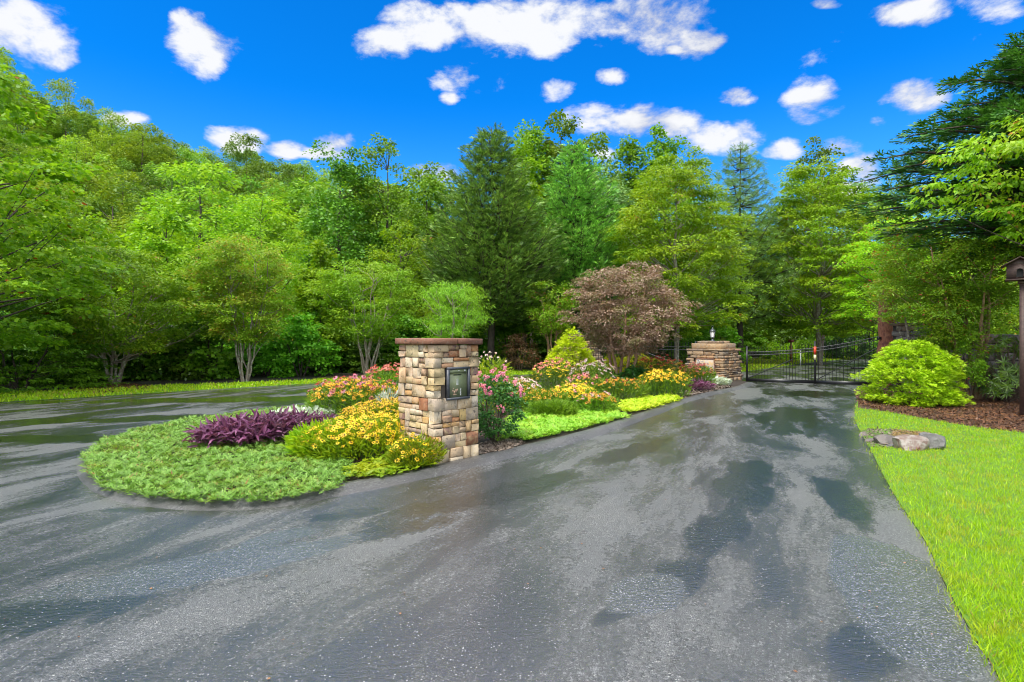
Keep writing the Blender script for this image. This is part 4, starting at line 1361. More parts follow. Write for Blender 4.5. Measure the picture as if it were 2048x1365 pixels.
def rhodo(name, label, loc, seed, h, r, n, size, mat, group=None):
    """whorls of long leaves at the ends of branches"""
    rng = np.random.default_rng(seed)
    root = empty(name, loc, label, 'shrub', group)
    C = crown_points(rng, h * .12, h, r, 'dome', n, .15, .65)
    parts, pos, dr, nr = [], [], [], []
    for c in C:
        parts.append(tube(bend((rng.uniform(-.1, .1), rng.uniform(-.1, .1), 0), c, 4, .05, rng), np.linspace(.016, .006, 4), 4))
        k = int(rng.integers(8, 12))
        o = np.array([c[0], c[1], .25 * r]); o /= np.linalg.norm(o)
        for q in range(k):
            a = 2 * math.pi * q / k + rng.uniform(-.2, .2)
            u = np.cross(o, [0.3, .2, 1]); u /= np.linalg.norm(u)
            v = np.cross(o, u)
            d = math.cos(a) * u + math.sin(a) * v + o * rng.uniform(.1, .7)
            pos.append(c); dr.append(d); nr.append(o + np.array([0, 0, .3]))
    V, F, _ = scatter(np.array(pos), np.array(dr), np.array(nr), size * rng.uniform(.75, 1.2, len(pos)), LONG)
    V[:, 2] = np.maximum(V[:, 2], .01)
    obj('foliage', mesh_from('foliage', V, F, M[mat]), root)
    V, F, _ = join(parts)
    obj('branches', mesh_from('branches', V, F, M['twig']), root)
    return root


rhodo('rhododendron', 'glossy rhododendron in front of the wall beside the birdhouse post', at(2012, 14.4), 81, 1.75, .62, 120, .17, 'lf_rhodo')
rhodo('rhododendron', 'small rhododendron seedling at the foot of the birdhouse post', (X_at(2052, 12.3), 12.0, 0), 82, .38, .22, 16, .15, 'lf_rhodo')


# ------------------------------------------------------------------ masonry
def stone_obj(parent, mat, x0, x1, y0, y1, z0, z1, rng, rot=0.0, jit=.004, bulge=.008, name='stone', ch=.012):
    """one stone as its own object; box in the masonry's local frame turned by rot about z"""
    cx, cy, cz = (x0 + x1) / 2, (y0 + y1) / 2, (z0 + z1) / 2
    V, F, _ = chamfer_block(x0 - cx, x1 - cx, y0 - cy, y1 - cy, z0 - cz, z1 - cz, ch, rng, jit, bulge)
    me = recalc(mesh_from(name, V, F, mat))
    o = obj(name, me, parent)
    ca, sa = math.cos(rot), math.sin(rot)
    o.location = (cx * ca - cy * sa, cx * sa + cy * ca, cz)
    o.rotation_euler = (0, 0, rot)
    return o


def split_rect(rng, x0, x1, z0, z1, wmin, wmax, hmin):
    """cut a course piece into stones of uneven sizes"""
    out = []
    x = x0
    while x < x1 - 1e-6:
        w = rng.uniform(wmin, wmax)
        if x1 - (x + w) < wmin * .75:
            w = x1 - x
        a, b = x, x + w
        if (z1 - z0) > 2 * hmin and rng.uniform() < .62:
            zc = z0 + (z1 - z0) * rng.uniform(.36, .64)
            if rng.uniform() < .35 and w > 1.5 * wmin:
                xm = a + w * rng.uniform(.4, .6)
                lowsplit = rng.uniform() < .5
                if lowsplit:
                    out += [(a, xm, z0, zc), (xm, b, z0, zc), (a, b, zc, z1)]
                else:
                    out += [(a, b, z0, zc), (a, xm, zc, z1), (xm, b, zc, z1)]
            else:
                out += [(a, b, z0, zc), (a, b, zc, z1)]
        else:
            out.append((a, b, z0, z1))
        x = b
    return out


def masonry(parent, mat, size_at, courses, rng, wmin, wmax, hmin, depth=.11, faces=(0, 1, 2, 3), joint=.007, proud=.014, skip=None, jit=.004, bulge=.008, ch=.012):
    """pinwheel laid box of stone: each face owns one corner of each course, the other corner belongs to its neighbour"""
    for ci in range(len(courses) - 1):
        z0, z1 = courses[ci], courses[ci + 1]
        hw = size_at((z0 + z1) / 2) / 2
        for f in faces:
            if ci % 2 == 0:
                a, b = -hw, hw - depth
            else:
                a, b = -hw + depth, hw
            for (x0, x1, q0, q1) in split_rect(rng, a, b, z0, z1, wmin, wmax, hmin):
                if skip and skip(f, (x0 + x1) / 2, (q0 + q1) / 2, x0, x1, q0, q1):
                    continue
                p = rng.uniform(0, proud)
                e0 = p if abs(x0 + hw) < 1e-6 else 0
                e1 = p if abs(x1 - hw) < 1e-6 else 0
                stone_obj(parent, mat, x0 + (joint / 2 if not e0 else -e0 * .6), x1 - (joint / 2 if not e1 else -e1 * .6), -hw - p, -hw + depth - .01, q0 + joint / 2, q1 - joint / 2, rng,
                          f * math.pi / 2, jit, bulge, 'stone', ch)


def solid(name, parts, mat, parent=None, kind=None, smooth=False, label=None):
    V, F, Mx = join(parts)
    return obj(name, mesh_from(name, V, F, mat, smooth=smooth), parent, kind, label=label)


# ------------------------------------------------------------------ the stone call box column
rng = np.random.default_rng(77)
CW = .737
col = empty('stone_column', (-.986, 7.42, 0), 'square tan fieldstone column with a flat rust stone cap and a call box', 'column', rz=R(45.8))
KX0, KX1, KZ0, KZ1 = -CW / 2 + .185, -CW / 2 + .56, .845, 1.26


def col_skip(f, cx, cz, x0, x1, z0, z1):
    return f == 0 and KX0 + .03 < cx < KX1 - .03 and KZ0 + .03 < cz < KZ1 - .03


hs = [0]
while hs[-1] < 1.50:
    hs.append(hs[-1] + rng.uniform(.13, .25))
hs = [h * 1.553 / hs[-1] for h in hs]
masonry(col, M['column_stone'], lambda z: CW, hs, rng, .11, .29, .066, depth=.12, skip=col_skip, joint=.008, proud=.022, jit=.007, bulge=.007, ch=.004)
solid('mortar_core', [box_vf(0, 0, .775, CW - .022, CW - .022, 1.54)], M['mortar'], col)
hc = CW / 2 + .055
for k, (x0, x1, y0, y1) in enumerate([(-hc, -.02, -hc, .05), (-.014, hc, -hc, -.06), (-hc, .06, .056, hc), (.066, hc, -.054, hc)]):
    stone_obj(col, M['cap_stone'], x0, x1, y0, y1, 1.556, 1.634, rng, 0, .004, .004, 'cap_stone', .012)
# call box: frame, recessed door with hood, slot, speaker grille and the three white marks
box = obj('call_box', None, col) if False else None
yf = -CW / 2
fr = [box_vf((KX0 + KX1) / 2, yf - .022, KZ1 - .012, KX1 - KX0, .055, .028), box_vf((KX0 + KX1) / 2, yf - .022, KZ0 + .012, KX1 - KX0, .055, .028),
      box_vf(KX0 + .013, yf - .022, (KZ0 + KZ1) / 2, .028, .055, KZ1 - KZ0 - .052), box_vf(KX1 - .013, yf - .022, (KZ0 + KZ1) / 2, .028, .055, KZ1 - KZ0 - .052)]
M['box_frame'] = plain_mat('dark_grey_metal_frame', (.085, .092, .105), .4, metal=.2, c2=(.06, .066, .078), nscale=30)
M['box_door'] = plain_mat('olive_glass_door', (.17, .20, .10), .25, spec=.5, c2=(.21, .24, .13), nscale=8)
M['white_print'] = plain_mat('white_print', (.75, .76, .74), .5)
M['tan_print'] = plain_mat('tan_print', (.45, .30, .20), .6)
M['dark_print'] = plain_mat('dark_slot', (.02, .028, .01), .5)
cb = solid('call_box', fr, M['box_frame'], col)
cx = (KX0 + KX1) / 2
dw = KX1 - KX0 - .054
solid('door', [box_vf(cx, yf - .012, (KZ0 + KZ1) / 2, dw, .02, KZ1 - KZ0 - .054)], M['box_door'], cb)
solid('hood', [box_vf(cx - .005, yf - .030, KZ1 - .052, dw - .03, .018, .040)], M['box_door'], cb)
solid('slot', [box_vf(cx - .01, yf - .0235, KZ1 - .098, .13, .004, .014)], M['dark_print'], cb)
solid('speaker_grille', [box_vf(cx - .01 + .0, yf - .0235, KZ1 - .155 - k * .014, .034, .004, .005) for k in range(6)], M['white_print'], cb, kind='stuff')
solid('lock', [box_vf(cx + .10, yf - .041, KZ1 - .045, .022, .006, .018), box_vf(cx + .0, yf - .041, KZ1 - .045, .014, .006, .010)], M['white_print'], cb)
# three small white numerals one above another and the worn tan label beside them
segs = {'2': ['t', 'tr', 'm', 'bl', 'b']}
for k in range(3):
    zc = KZ0 + .125 - k * .032
    x0 = cx + .045
    w2, h2 = .014, .022
    bars = [box_vf(x0, yf - .0235, zc + h2 / 2, w2, .004, .004), box_vf(x0, yf - .0235, zc, w2, .004, .004), box_vf(x0, yf - .0235, zc - h2 / 2, w2, .004, .004),
            box_vf(x0 + w2 / 2, yf - .0235, zc + h2 / 4, .004, .004, h2 / 2 - .004), box_vf(x0 - w2 / 2, yf - .0235, zc - h2 / 4, .004, .004, h2 / 2 - .004)]
    solid('numeral', bars, M['white_print'], cb)
solid('worn_label', [box_vf(cx - .055 + dx, yf - .0235, KZ0 + .09 + dz, w2, .004, h2) for dx, dz, w2, h2 in ((-.03, .02, .02, .03), (-.005, .0, .022, .045), (.022, .018, .02, .04), (.0, -.03, .06, .01), (.045, .03, .014, .03), (-.02, .05, .012, .012))],
      M['tan_print'], cb)


# ------------------------------------------------------------------ battered gate pillars with lanterns
M['lamp_metal'] = plain_mat('grey_green_lamp_metal', (.07, .08, .085), .35, metal=.6)
m_, t_, o_ = new_mat('lamp_glass')
pb = t_.n('ShaderNodeBsdfPrincipled')
pb.inputs['Base Color'].default_value = (.85, .88, .9, 1)
pb.inputs['Roughness'].default_value = .15
pb.inputs['Alpha'].default_value = .45
t_.t.links.new(pb.outputs[0], o_.inputs[0])
M['lamp_glass'] = m_
m_, t_, o_ = new_mat('lamp_bulb')
em = t_.n('ShaderNodeEmission')
em.inputs[0].default_value = (1, .93, .78, 1)
em.inputs[1].default_value = 1.6
t_.t.links.new(em.outputs[0], o_.inputs[0])
M['lamp_bulb'] = m_


def lathe(prof, n=8, rz=0.0, c=(0, 0, 0)):
    V, F = [], []
    for (r, z) in prof:
        for k in range(n):
            a = 2 * math.pi * k / n + rz
            V.append((c[0] + r * math.cos(a), c[1] + r * math.sin(a), c[2] + z))
    for i in range(len(prof) - 1):
        for k in range(n):
            j = (k + 1) % n
            F.append((i * n + k, i * n + j, (i + 1) * n + j, (i + 1) * n + k))
    return np.array(V), [np.array(F)], [0]


def lantern(loc, label):
    r = empty('lantern', loc, label, 'lantern', 'lanterns on the gate pillars')
    solid('base', [lathe([(.0, 0), (.11, 0), (.11, .02), (.05, .05), (.04, .10), (.075, .13), (.09, .15), (.0, .15)], 8)], M['lamp_metal'], r, smooth=False)
    solid('glass', [lathe([(.075, .15), (.115, .38)], 6)], M['lamp_glass'], r)
    solid('bulb', [lathe([(.0, .16), (.025, .18), (.03, .26), (.038, .29), (.03, .33), (.0, .345)], 8)], M['lamp_bulb'], r, smooth=True)
    solid('frame', [tube([(.077 * math.cos(a), .077 * math.sin(a), .15), (.117 * math.cos(a), .117 * math.sin(a), .385)], [.006, .006], 4) for a in [k * math.pi / 3 for k in range(6)]], M['lamp_metal'], r)
    solid('lamp_roof', [lathe([(.0, .375), (.135, .38), (.135, .39), (.085, .46), (.045, .48), (.045, .50), (.02, .53), (.02, .55), (.0, .56)], 6)], M['lamp_metal'], r)
    tor = [(.045 * math.cos(a), 0, .60 + .045 * math.sin(a)) for a in np.linspace(0, 2 * math.pi, 13)]
    solid('ring', [tube(tor, [.006] * 13, 4)], M['lamp_metal'], r)
    return r


def plaque_mat():
    m, t, out = new_mat('plaque_stone')
    tcn = t.n('ShaderNodeTexCoord')
    n1 = t.noise(tcn.outputs['Object'], 3.5, 5, .6)
    col = t.mix(t.smooth(n1, .42, .58), (.50, .33, .15), (.46, .38, .30))
    n2 = t.noise(tcn.outputs['Object'], 14, 5, .7)
    col = t.mix(t.math('MULTIPLY', t.smooth(n2, .55, .7), .5), col, (.26, .19, .17))
    pb = t.n('ShaderNodeBsdfPrincipled')
    t.put(pb.inputs['Base Color'], col)
    pb.inputs['Roughness'].default_value = .7
    t.t.links.new(pb.outputs[0], out.inputs[0])
    return m


M['plaque'] = plaque_mat()
M['plaque_letter'] = plain_mat('pale_plaque_lettering', (.66, .66, .62), .6, c2=(.5, .52, .55), nscale=30)


def gate_pillar(loc, rz, label, seed, w0=1.72, w1=1.46, full=True):
    rng = np.random.default_rng(seed)
    r = empty('stone_pillar', loc, label, 'pillar', 'battered stone pillars beside the gate', rz)
    size_at = lambda z: w0 + (w1 - w0) * min(1, z / 1.27)
    hs = [0]
    while hs[-1] < 1.14:
        hs.append(hs[-1] + rng.uniform(.11, .19))
    hs = [h * 1.20 / hs[-1] for h in hs]
    # plaque rectangle on the left visible face (face 3): u from -.42 to .42
    if full:
        skip = lambda f, cx, cz, x0, x1, q0, q1: f == 3 and x1 > -.36 and x0 < .50 and q1 > .36 and q0 < .90 and abs(cx - .07) < .33 and .33 < cz < .92
    else:
        skip = None
    masonry(r, M['old_stone'], size_at, hs, rng, .14, .48, .06, depth=.16, faces=(0, 3) if full else (0, 3), joint=.014, proud=.035, skip=skip, jit=.008, bulge=.016)
    core = []
    for i in range(6):
        z0, z1 = i * .2, (i + 1) * .2
        core.append(box_vf(0, 0, (z0 + z1) / 2, size_at(z1) - .05, size_at(z1) - .05, z1 - z0 - .002))
    solid('core', core, M['mortar'], r)
    for (zz0, zz1, hw, k) in ((1.202, 1.285, w1 / 2 + .05, 3), (1.288, 1.50, .63, 2), (1.503, 1.60, .46, 2)):
        cuts = np.linspace(-hw, hw, k + 1)
        for i in range(k):
            for j in range(2):
                y0, y1 = (-hw, 0) if j == 0 else (0.006, hw)
                stone_obj(r, M['old_stone'], cuts[i] + .003, cuts[i + 1] - .003, y0, y1, zz0, zz1, rng, 0, .008, .012, 'cap_stone', .015)
    return r


PX, PY = X_at(1427, 22.3), 22.3
gp = gate_pillar((PX, PY, 0), R(43), 'stepped stone pillar with a carved plaque left of the gate', 31)
# plaque: a tilted slab with a sunk border and raised pale lettering on the left face
pl = bpy.data.objects.new('plaque', None)
link(pl, gp)
pl.location = (-.86, -.07, .62)
pl.rotation_euler = (R(90 - 7), 0, R(-90))
# local: x right, y up, z out
M_slab = mesh_from('slab', np.array([(-.50, -.29, -.05), (.47, -.29, -.05), (.38, .27, -.05), (-.36, .27, -.05), (-.50, -.29, .03), (.47, -.29, .03), (.38, .27, .03), (-.36, .27, .03)]),
                   [np.array([(0, 3, 2, 1), (4, 5, 6, 7), (0, 1, 5, 4), (1, 2, 6, 5), (2, 3, 7, 6), (3, 0, 4, 7)])], M['plaque'])
obj('slab', M_slab, pl)
rim = [tube([(-.50, -.29, .03), (.47, -.29, .03)], [.022] * 2, 4), tube([(.47, -.29, .03), (.38, .27, .03)], [.022] * 2, 4), tube([(.38, .27, .03), (-.36, .27, .03)], [.022] * 2, 4), tube([(-.36, .27, .03), (-.50, -.29, .03)], [.022] * 2, 4)]
solid('border', rim, M['cap_stone'], pl)
ringp = [(-.25 + .05 * math.cos(a), .17 + .05 * math.sin(a), .04) for a in np.linspace(0, 2 * math.pi, 13)]
solid('ring_emblem', [tube(ringp, [.012] * 13, 4)], M['plaque_letter'], pl)


def strokes(S, x, y, s, r=.011):
    return [tube([(x + a * s, y + b * s, .036), (x + c * s, y + d * s, .036)], [r, r], 4) for (a, b, c, d) in S]


LT = {'M': [(0, 0, 0, 1), (0, 1, .4, .3), (.4, .3, .8, 1), (.8, 1, .8, 0)], 'K': [(0, 0, 0, 1), (0, .45, .6, 1), (0, .45, .6, 0)], 'I': [(.1, 0, .1, 1)], 'L': [(0, 1, 0, 0), (0, 0, .5, 0)],
      'R': [(0, 0, 0, 1), (0, 1, .5, .85), (.5, .85, .5, .6), (.5, .6, 0, .5), (.1, .5, .55, 0)], 'N': [(0, 0, 0, 1), (0, 1, .5, 0), (.5, 0, .5, 1)], 'V': [(0, 1, .3, 0), (.3, 0, .6, 1)],
      'E': [(0, 0, 0, 1), (0, 1, .5, 1), (0, .5, .4, .5), (0, 0, .5, 0)], 'A': [(0, 0, .3, 1), (.3, 1, .6, 0), (.12, .4, .48, .4)]}


def word(txt, x, y, s, adv, r):
    out = []
    for ch in txt:
        out += strokes(LT[ch], x, y, s, r)
        x += adv
    return out


solid('lettering', word('MILL', -.13, .13, .075, .085, .007), M['plaque_letter'], pl, label='small top line of pale lettering')
solid('lettering', word('MKK', -.16, -.02, .13, .135, .013), M['plaque_letter'], pl, label='large middle line of pale lettering')
solid('lettering', word('RILL', -.15, -.13, .085, .10, .009), M['plaque_letter'], pl, label='lower line of pale lettering')
solid('lettering', word('AEAIL', -.14, -.22, .05, .07, .005), M['plaque_letter'], pl, label='smallest bottom line of pale lettering')
lantern((X_at(1425, 22.3), 22.3, 1.60), 'grey carriage lantern with a lit bulb on the plaque pillar')

gate_pillar((X_at(1160, 27.4), 27.4, 0), R(40), 'stone pillar half hidden behind the yellow cone cypress', 32, 1.75, 1.5, full=False)
lantern((X_at(1158, 27.4), 27.4, 1.60), 'grey carriage lantern peeping above the yellow cone cypress')


# ------------------------------------------------------------------ iron double gate
def bar(p, q, r, sides=4):
    return tube([p, q], [r, r], sides)


def picket_mesh(name, h, r=.011, spear=.09):
    return mesh_from(name, *join([(lathe([(r * 1.3, 0), (r * 1.3, h - spear), (r * 2.4, h - spear * .8), (0.001, h)], 4, math.pi / 4))])[:2], M['iron'])


GA = Vector((X_at(1494, 21.7), 21.7, 0))
GC = Vector((X_at(1630, 20.6), 20.6, 0))
GB = Vector((X_at(1762, 19.6), 19.6, 0))


def rail_z(u):       # height of the upper rail along the whole opening, 0 at the left post and 1 at the right
    return 1.16 + .10 * u + .52 * u ** 2.0


def gate_leaf(A, B, u0, u1, label, brace, n):
    d = B - A
    L = d.length
    r = empty('gate_leaf', A, label, 'gate', 'leaves of the black iron gate', math.atan2(d.y, d.x))
    zb = .07
    solid('bottom_rail', [box_vf(L / 2, 0, zb, L, .05, .12)], M['iron'], r)
    for off in (0, -.115):
        pts = [(L * k / 12, 0, rail_z(u0 + (u1 - u0) * k / 12) + off) for k in range(13)]
        V, F, _ = tube(pts, [.016] * 13, 4)
        obj('top_rail', mesh_from('top_rail', V, F, M['iron']), r)
    rings = []
    for k in range(n):
        x = L * (k + .5) / n
        z = rail_z(u0 + (u1 - u0) * x / L) - .058
        rings.append(tube([(x + .036 * math.cos(a), 0, z + .036 * math.sin(a)) for a in np.linspace(0, 2 * math.pi, 9)], [.007] * 9, 4))
    solid('rings', rings, M['iron'], r, kind='stuff')
    for k in range(1, n):
        x = L * k / n
        h = rail_z(u0 + (u1 - u0) * x / L) + .20
        me = picket_mesh('picket', h - zb, .009)
        obj('picket', me, r, loc=(x, 0, zb))
    solid('stile', [box_vf(0.0, 0, .70 if u0 == 0 else .80, .07, .07, 1.40 if u0 == 0 else 1.6)], M['iron'], r)
    solid('stile', [box_vf(L - .02 if u1 < 1 else L, 0, .80 if u1 < 1 else 1.0, .05, .05, 1.6 if u1 < 1 else 2.0)], M['iron'], r) if u1 == 1 else None
    solid('brace', [bar((brace[0] * L, -.03, brace[1]), (brace[2] * L, -.03, brace[3]), .017)], M['iron'], r)
    return r


gl = gate_leaf(GA, GC, 0, .5, 'left leaf of the black iron gate, next to the stone pillar', (.02, .14, .68, .90), 22)
gr = gate_leaf(GC, GB, .5, 1, 'right leaf of the black iron gate, partly behind the golden cypress', (.03, .16, .98, 1.40), 18)
rf = solid('reflector', [box_vf(.0, -.045, 1.24, .085, .02, .30)], plain_mat('orange_red_reflector', (.75, .07, .03), .35), gr, label='orange red reflector')
rf2 = solid('reflector', [box_vf(.0, -.045, .99, .085, .02, .19)], plain_mat('cream_reflector', (.78, .72, .42), .35), gr, label='cream reflector')
solid('gate_arm', [bar((1.2, .12, .62), (2.6, .3, .58), .03), box_vf(1.2, .09, .62, .08, .1, .08)], M['iron'], gr)

# fence running left from the pillar
FA, FB = Vector((X_at(1180, 26.5), 26.5, 0)), Vector((X_at(1392, 23.8), 23.8, 0))
d = FB - FA
L = d.length
fe = empty('iron_fence', FA, 'black iron picket fence between the two stone pillars', 'fence', None, math.atan2(d.y, d.x))
for z in (.18, 1.22, 1.34):
    solid('rail', [bar((0, 0, z), (L, 0, z), .016)], M['iron'], fe)
pm = picket_mesh('picket', 1.52, .009)
for k in range(int(L / .125)):
    obj('picket', pm, fe, loc=(.06 + k * .125, 0, .05))
for x in (0.02, L / 2, L - .02):
    solid('post', [box_vf(x, .03, .8, .06, .06, 1.6)], M['iron'], fe)
solid('brace', [bar((L * .55, -.05, 1.1), (L * .98, -.05, .35), .02)], M['iron'], fe)

# red cedar log that carries the right gate leaf, and the operator box on its post
lg = empty('log_post', (X_at(1773, 19.4), 19.4, 0), 'thick reddish cedar log post at the right end of the gate', 'post')
pts = bend((0, 0, -.1), (.05, .03, 3.4), 9, 0, np.random.default_rng(3), .006)
V, F, _ = tube(pts, [.34, .31, .30, .285, .28, .275, .27, .265, .26], 14)
rr = np.random.default_rng(9)
V = V + rr.normal(0, .008, V.shape)
obj('log', mesh_from('log', V, F, M['cedar_bark'], smooth=True), lg)
solid('end_grain', [lathe([(0.001, 3.4), (.255, 3.4)], 14, c=(.05, .03, 0))], M['cedar_bark'], lg)
for z in (.5, 1.7):
    solid('hinge', [box_vf(-.28, -.05, z, .12, .05, .10)], M['iron'], lg)
ob = empty('operator_post', (X_at(1797, 19.6), 19.6, 0), 'black post beside the cedar log at the gate', 'post')
solid('post', [box_vf(0, 0, 1.1, .12, .12, 2.2)], M['iron'], ob)
solid('post_cap', [lathe([(.09, 2.2), (.09, 2.23), (.05, 2.27), (.001, 2.27)], 4, math.pi / 4)], M['iron'], ob)
solid('control_box', [box_vf(.16, -.04, 1.85, .24, .16, .42)], M['iron'], ob)

# ------------------------------------------------------------------ stone wall on the right
rng = np.random.default_rng(55)
WA, WB = Vector((X_at(1846, 16.9), 16.9, 0)), Vector((20.5, 15.4, 0))
d = WB - WA
L = d.length
wl = empty('stone_wall', WA, 'dark dry laid stone wall behind the crape myrtle', 'wall', None, math.atan2(d.y, d.x))
z = 0
while z < 1.72:
    h = rng.uniform(.13, .24)
    if z + h > 1.66:
        h = 1.80 - z
    x = rng.uniform(-.3, 0)
    while x < L:
        w_ = rng.uniform(.3, .85)
        if x < 4.4:
            stone_obj(wl, M['wall_stone'], x + .008, x + w_ - .008, -.2 - rng.uniform(0, .05), .15, z + .008, z + h - .008, rng, 0, .014, .025, 'stone', .022)
        x += w_
    z += h
solid('wall_core', [box_vf(L / 2, .03, .87, L - .02, .30, 1.74)], M['mortar'], wl)
pr = empty('stone_pier', (X_at(1822, 18.2), 18.2, 0), 'tall stone pier beside the cedar log post', 'pier', None, R(20))
hs = list(np.linspace(0, 2.1, 13))
masonry(pr, M['wall_stone'], lambda z: .75, hs, rng, .2, .5, .1, depth=.15, faces=(0, 3), joint=.012, proud=.03, jit=.008, bulge=.014)
solid('core', [box_vf(0, 0, 1.05, .70, .70, 2.1)], M['mortar'], pr)
stone_obj(pr, M['wall_stone'], -.42, .42, -.42, .42, 2.105, 2.19, rng, 0, .01, .01, 'cap_stone', .02)

# ------------------------------------------------------------------ birdhouse on its post
by = 11.6
bh = empty('birdhouse', (X_at(2040, by), by, 0), 'brown wooden birdhouse with a pitched roof on a tall post', 'birdhouse', None, R(-42))
bz = ztop(560, by)
bx = bh
zc0, zc1 = bz + .02, ztop(529, by)
hw_ = .215
solid('house_body', [box_vf(0, .15, (zc0 + zc1) / 2, hw_ * 2, .28, zc1 - zc0)], M['brown_wood'], bx)
solid('floor_board', [box_vf(0, .12, bz, hw_ * 2 + .04, .38, .026)], M['brown_wood'], bx)
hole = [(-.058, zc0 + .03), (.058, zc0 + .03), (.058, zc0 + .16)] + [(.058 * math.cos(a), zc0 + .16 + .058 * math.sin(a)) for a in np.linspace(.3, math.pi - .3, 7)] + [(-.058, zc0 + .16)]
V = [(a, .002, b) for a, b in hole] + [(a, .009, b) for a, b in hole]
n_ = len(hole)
obj('opening', mesh_from('opening', np.array(V), [np.array([list(range(n_))]), np.array([(i, (i + 1) % n_, n_ + (i + 1) % n_, n_ + i) for i in range(n_)])], M['void_shade']), bx)  # flat black patch on the solid front, shade of the interior painted in
solid('opening_trim', [tube([(a, .002, b) for a, b in hole] + [(hole[0][0], .002, hole[0][1])], [.008] * (n_ + 1), 4)], M['brown_wood'], bx)
ap, ev = ztop(514, by), ztop(531, by)
for s_ in (-1, 1):
    x0, x1 = 0, s_ * (hw_ + .085)
    V = np.array([(x0, -.07, ap), (x1, -.07, ev), (x1, .38, ev), (x0, .38, ap), (x0, -.07, ap - .025), (x1, -.07, ev - .025), (x1, .38, ev - .025), (x0, .38, ap - .025)])
    obj('roof_slope', recalc(mesh_from('roof_slope', V, [np.array([(0, 1, 2, 3), (4, 7, 6, 5), (0, 4, 5, 1), (1, 5, 6, 2), (2, 6, 7, 3), (3, 7, 4, 0)])], M['brown_wood'])), bx)
V = np.array([(-hw_, .012, zc1), (hw_, .012, zc1), (0, .012, ap - .03)])
V = np.concatenate([V, V + np.array([0, .02, 0])])
obj('gable', recalc(mesh_from('gable', V, [np.array([(0, 1, 2), (3, 5, 4)]), np.array([(0, 3, 4, 1), (1, 4, 5, 2), (2, 5, 3, 0)])], M['brown_wood'])), bx)
solid('bracket', [box_vf(.045, .12, bz - .05, .16, .16, .06)], M['brown_wood'], bx)
solid('post', [box_vf(.045, .12, (bz - .08) / 2, .105, .105, bz - .08)], M['brown_wood'], bx)

# ------------------------------------------------------------------ drain rocks at the lawn edge


def rock(name, label, loc, s, mat, seed, group='rocks at the lawn edge', rz=0.0):
    bm = bmesh.new()
    bmesh.ops.create_icosphere(bm, subdivisions=3, radius=1)
    rg = random.Random(seed)
    planes = []
    for _ in range(13):
        v = Vector((rg.gauss(0, 1), rg.gauss(0, 1), rg.gauss(0, 1))).normalized()
        planes.append((v, rg.uniform(.55, .88)))
    for v in bm.verts:
        p = v.co.copy()
        for (nn, dd) in planes:
            e = p.dot(nn) - dd
            if e > 0:
                p -= nn * e
        p *= 1 + mnoise.noise(p * 2.5 + Vector((seed, 0, 0))) * .10
        v.co = Vector((p.x * s[0], p.y * s[1], p.z * s[2]))
    me = bpy.data.meshes.new(name)
    bm.to_mesh(me)
    bm.free()
    me.materials.append(mat)
    o = obj(name, me)
    o.location = loc
    o.rotation_euler.z = rz
    return tag(o, label, 'rock', group)


def on(px, py, z=0.0):
    return G(px, py, z)


rock('rock', 'rust and white streaked rock at the lawn edge', on(1826, 893, .05), (.33, .20, .22), M['rock_rust'], 5, rz=.1)
rock('rock', 'rounded grey boulder at the right end of the rocks', on(1862, 890, .06), (.20, .20, .24), M['rock'], 8, rz=.5)
rock('rock', 'flat pale grey rock slab lying left of the rust streaked one', on(1775, 886, .02), (.32, .16, .13), M['rock'], 12, rz=.15)
rock('rock', 'low grey slab in front of the flat pale one', on(1795, 895, .0), (.20, .08, .05), M['rock'], 14, rz=-.1)
rock('rock', 'small pinkish rock nearest the asphalt', on(1742, 884, .0), (.13, .10, .06), M['rock'], 19, rz=.6)
rock('rock', 'dark tilted stone at the asphalt edge', on(1728, 872, .0), (.14, .10, .07), M['wall_stone'], 23, rz=.9)
chips('gravel', px_line([(1722, 866), (1735, 860), (1800, 862), (1870, 872), (1880, 897), (1800, 899), (1742, 897), (1728, 882)]), 2200, .035, M['pebble'], .012, np.random.default_rng(4), 'washed gravel between the rocks at the lawn edge')
chips('fallen_needles', px_line([(1790, 862), (1860, 868), (1850, 880), (1780, 876)]), 1500, .022, leaf_mat('tan_needles', (.30, .17, .06), (.38, .25, .09), trans=.1), .02, np.random.default_rng(6), 'tan dead grass beside the rocks')

# ------------------------------------------------------------------ things beyond the gate
for k, (px, y, s, lab) in enumerate(((1560, 47, 1.0, 'clipped green shrub beyond the left gate leaf'), (1605, 48, 1.1, 'round green shrub seen through the gate middle'), (1650, 50, 1.2, 'dark clipped shrub behind the central gate stile'),
                                     (1700, 49, 1.5, 'big dark round bush beyond the right gate leaf'), (1745, 52, 1.3, 'light green shrub at the far right beyond the gate'))):
    gold_shrub('far_shrub', lab, at(px, y), 300 + k, 1.5 * s, 1.4 * s, 60, 60, .2, 'dark_leaf' if k in (2, 3) else 'lf_dogwood', (.4, .35, .3), tmpl=LEAF, group='shrubs beyond the gate')
rp = empty('marker_post', at(1582, 42), 'slim brown post with a red top seen through the left gate leaf', 'post')
solid('post', [box_vf(0, 0, .75, .09, .09, 1.5)], M['cedar_bark'], rp)
solid('post_head', [box_vf(0, 0, 1.6, .35, .25, .18)], plain_mat('rust_red_wood', (.22, .05, .035), .6), rp)
wp_ = empty('marker_post', at(1601, 36), 'thin white marker post beyond the gate', 'post')
solid('post', [box_vf(0, 0, .5, .06, .06, 1.0)], M['white_print'], wp_)

# a twig lying on the wet asphalt
tw = obj('twig', None) if False else None
V, F, _ = join([tube([G(264, 942, .014), G(290, 938, .022), G(318, 932, .014)], [.006, .007, .003], 5), tube([G(290, 938, .02), G(300, 934, .03)], [.004, .002], 4)])
tag(obj('fallen_twig', mesh_from('fallen_twig', V, F, M['twig'])), 'thin brown twig lying on the wet asphalt left of the island', 'twig')


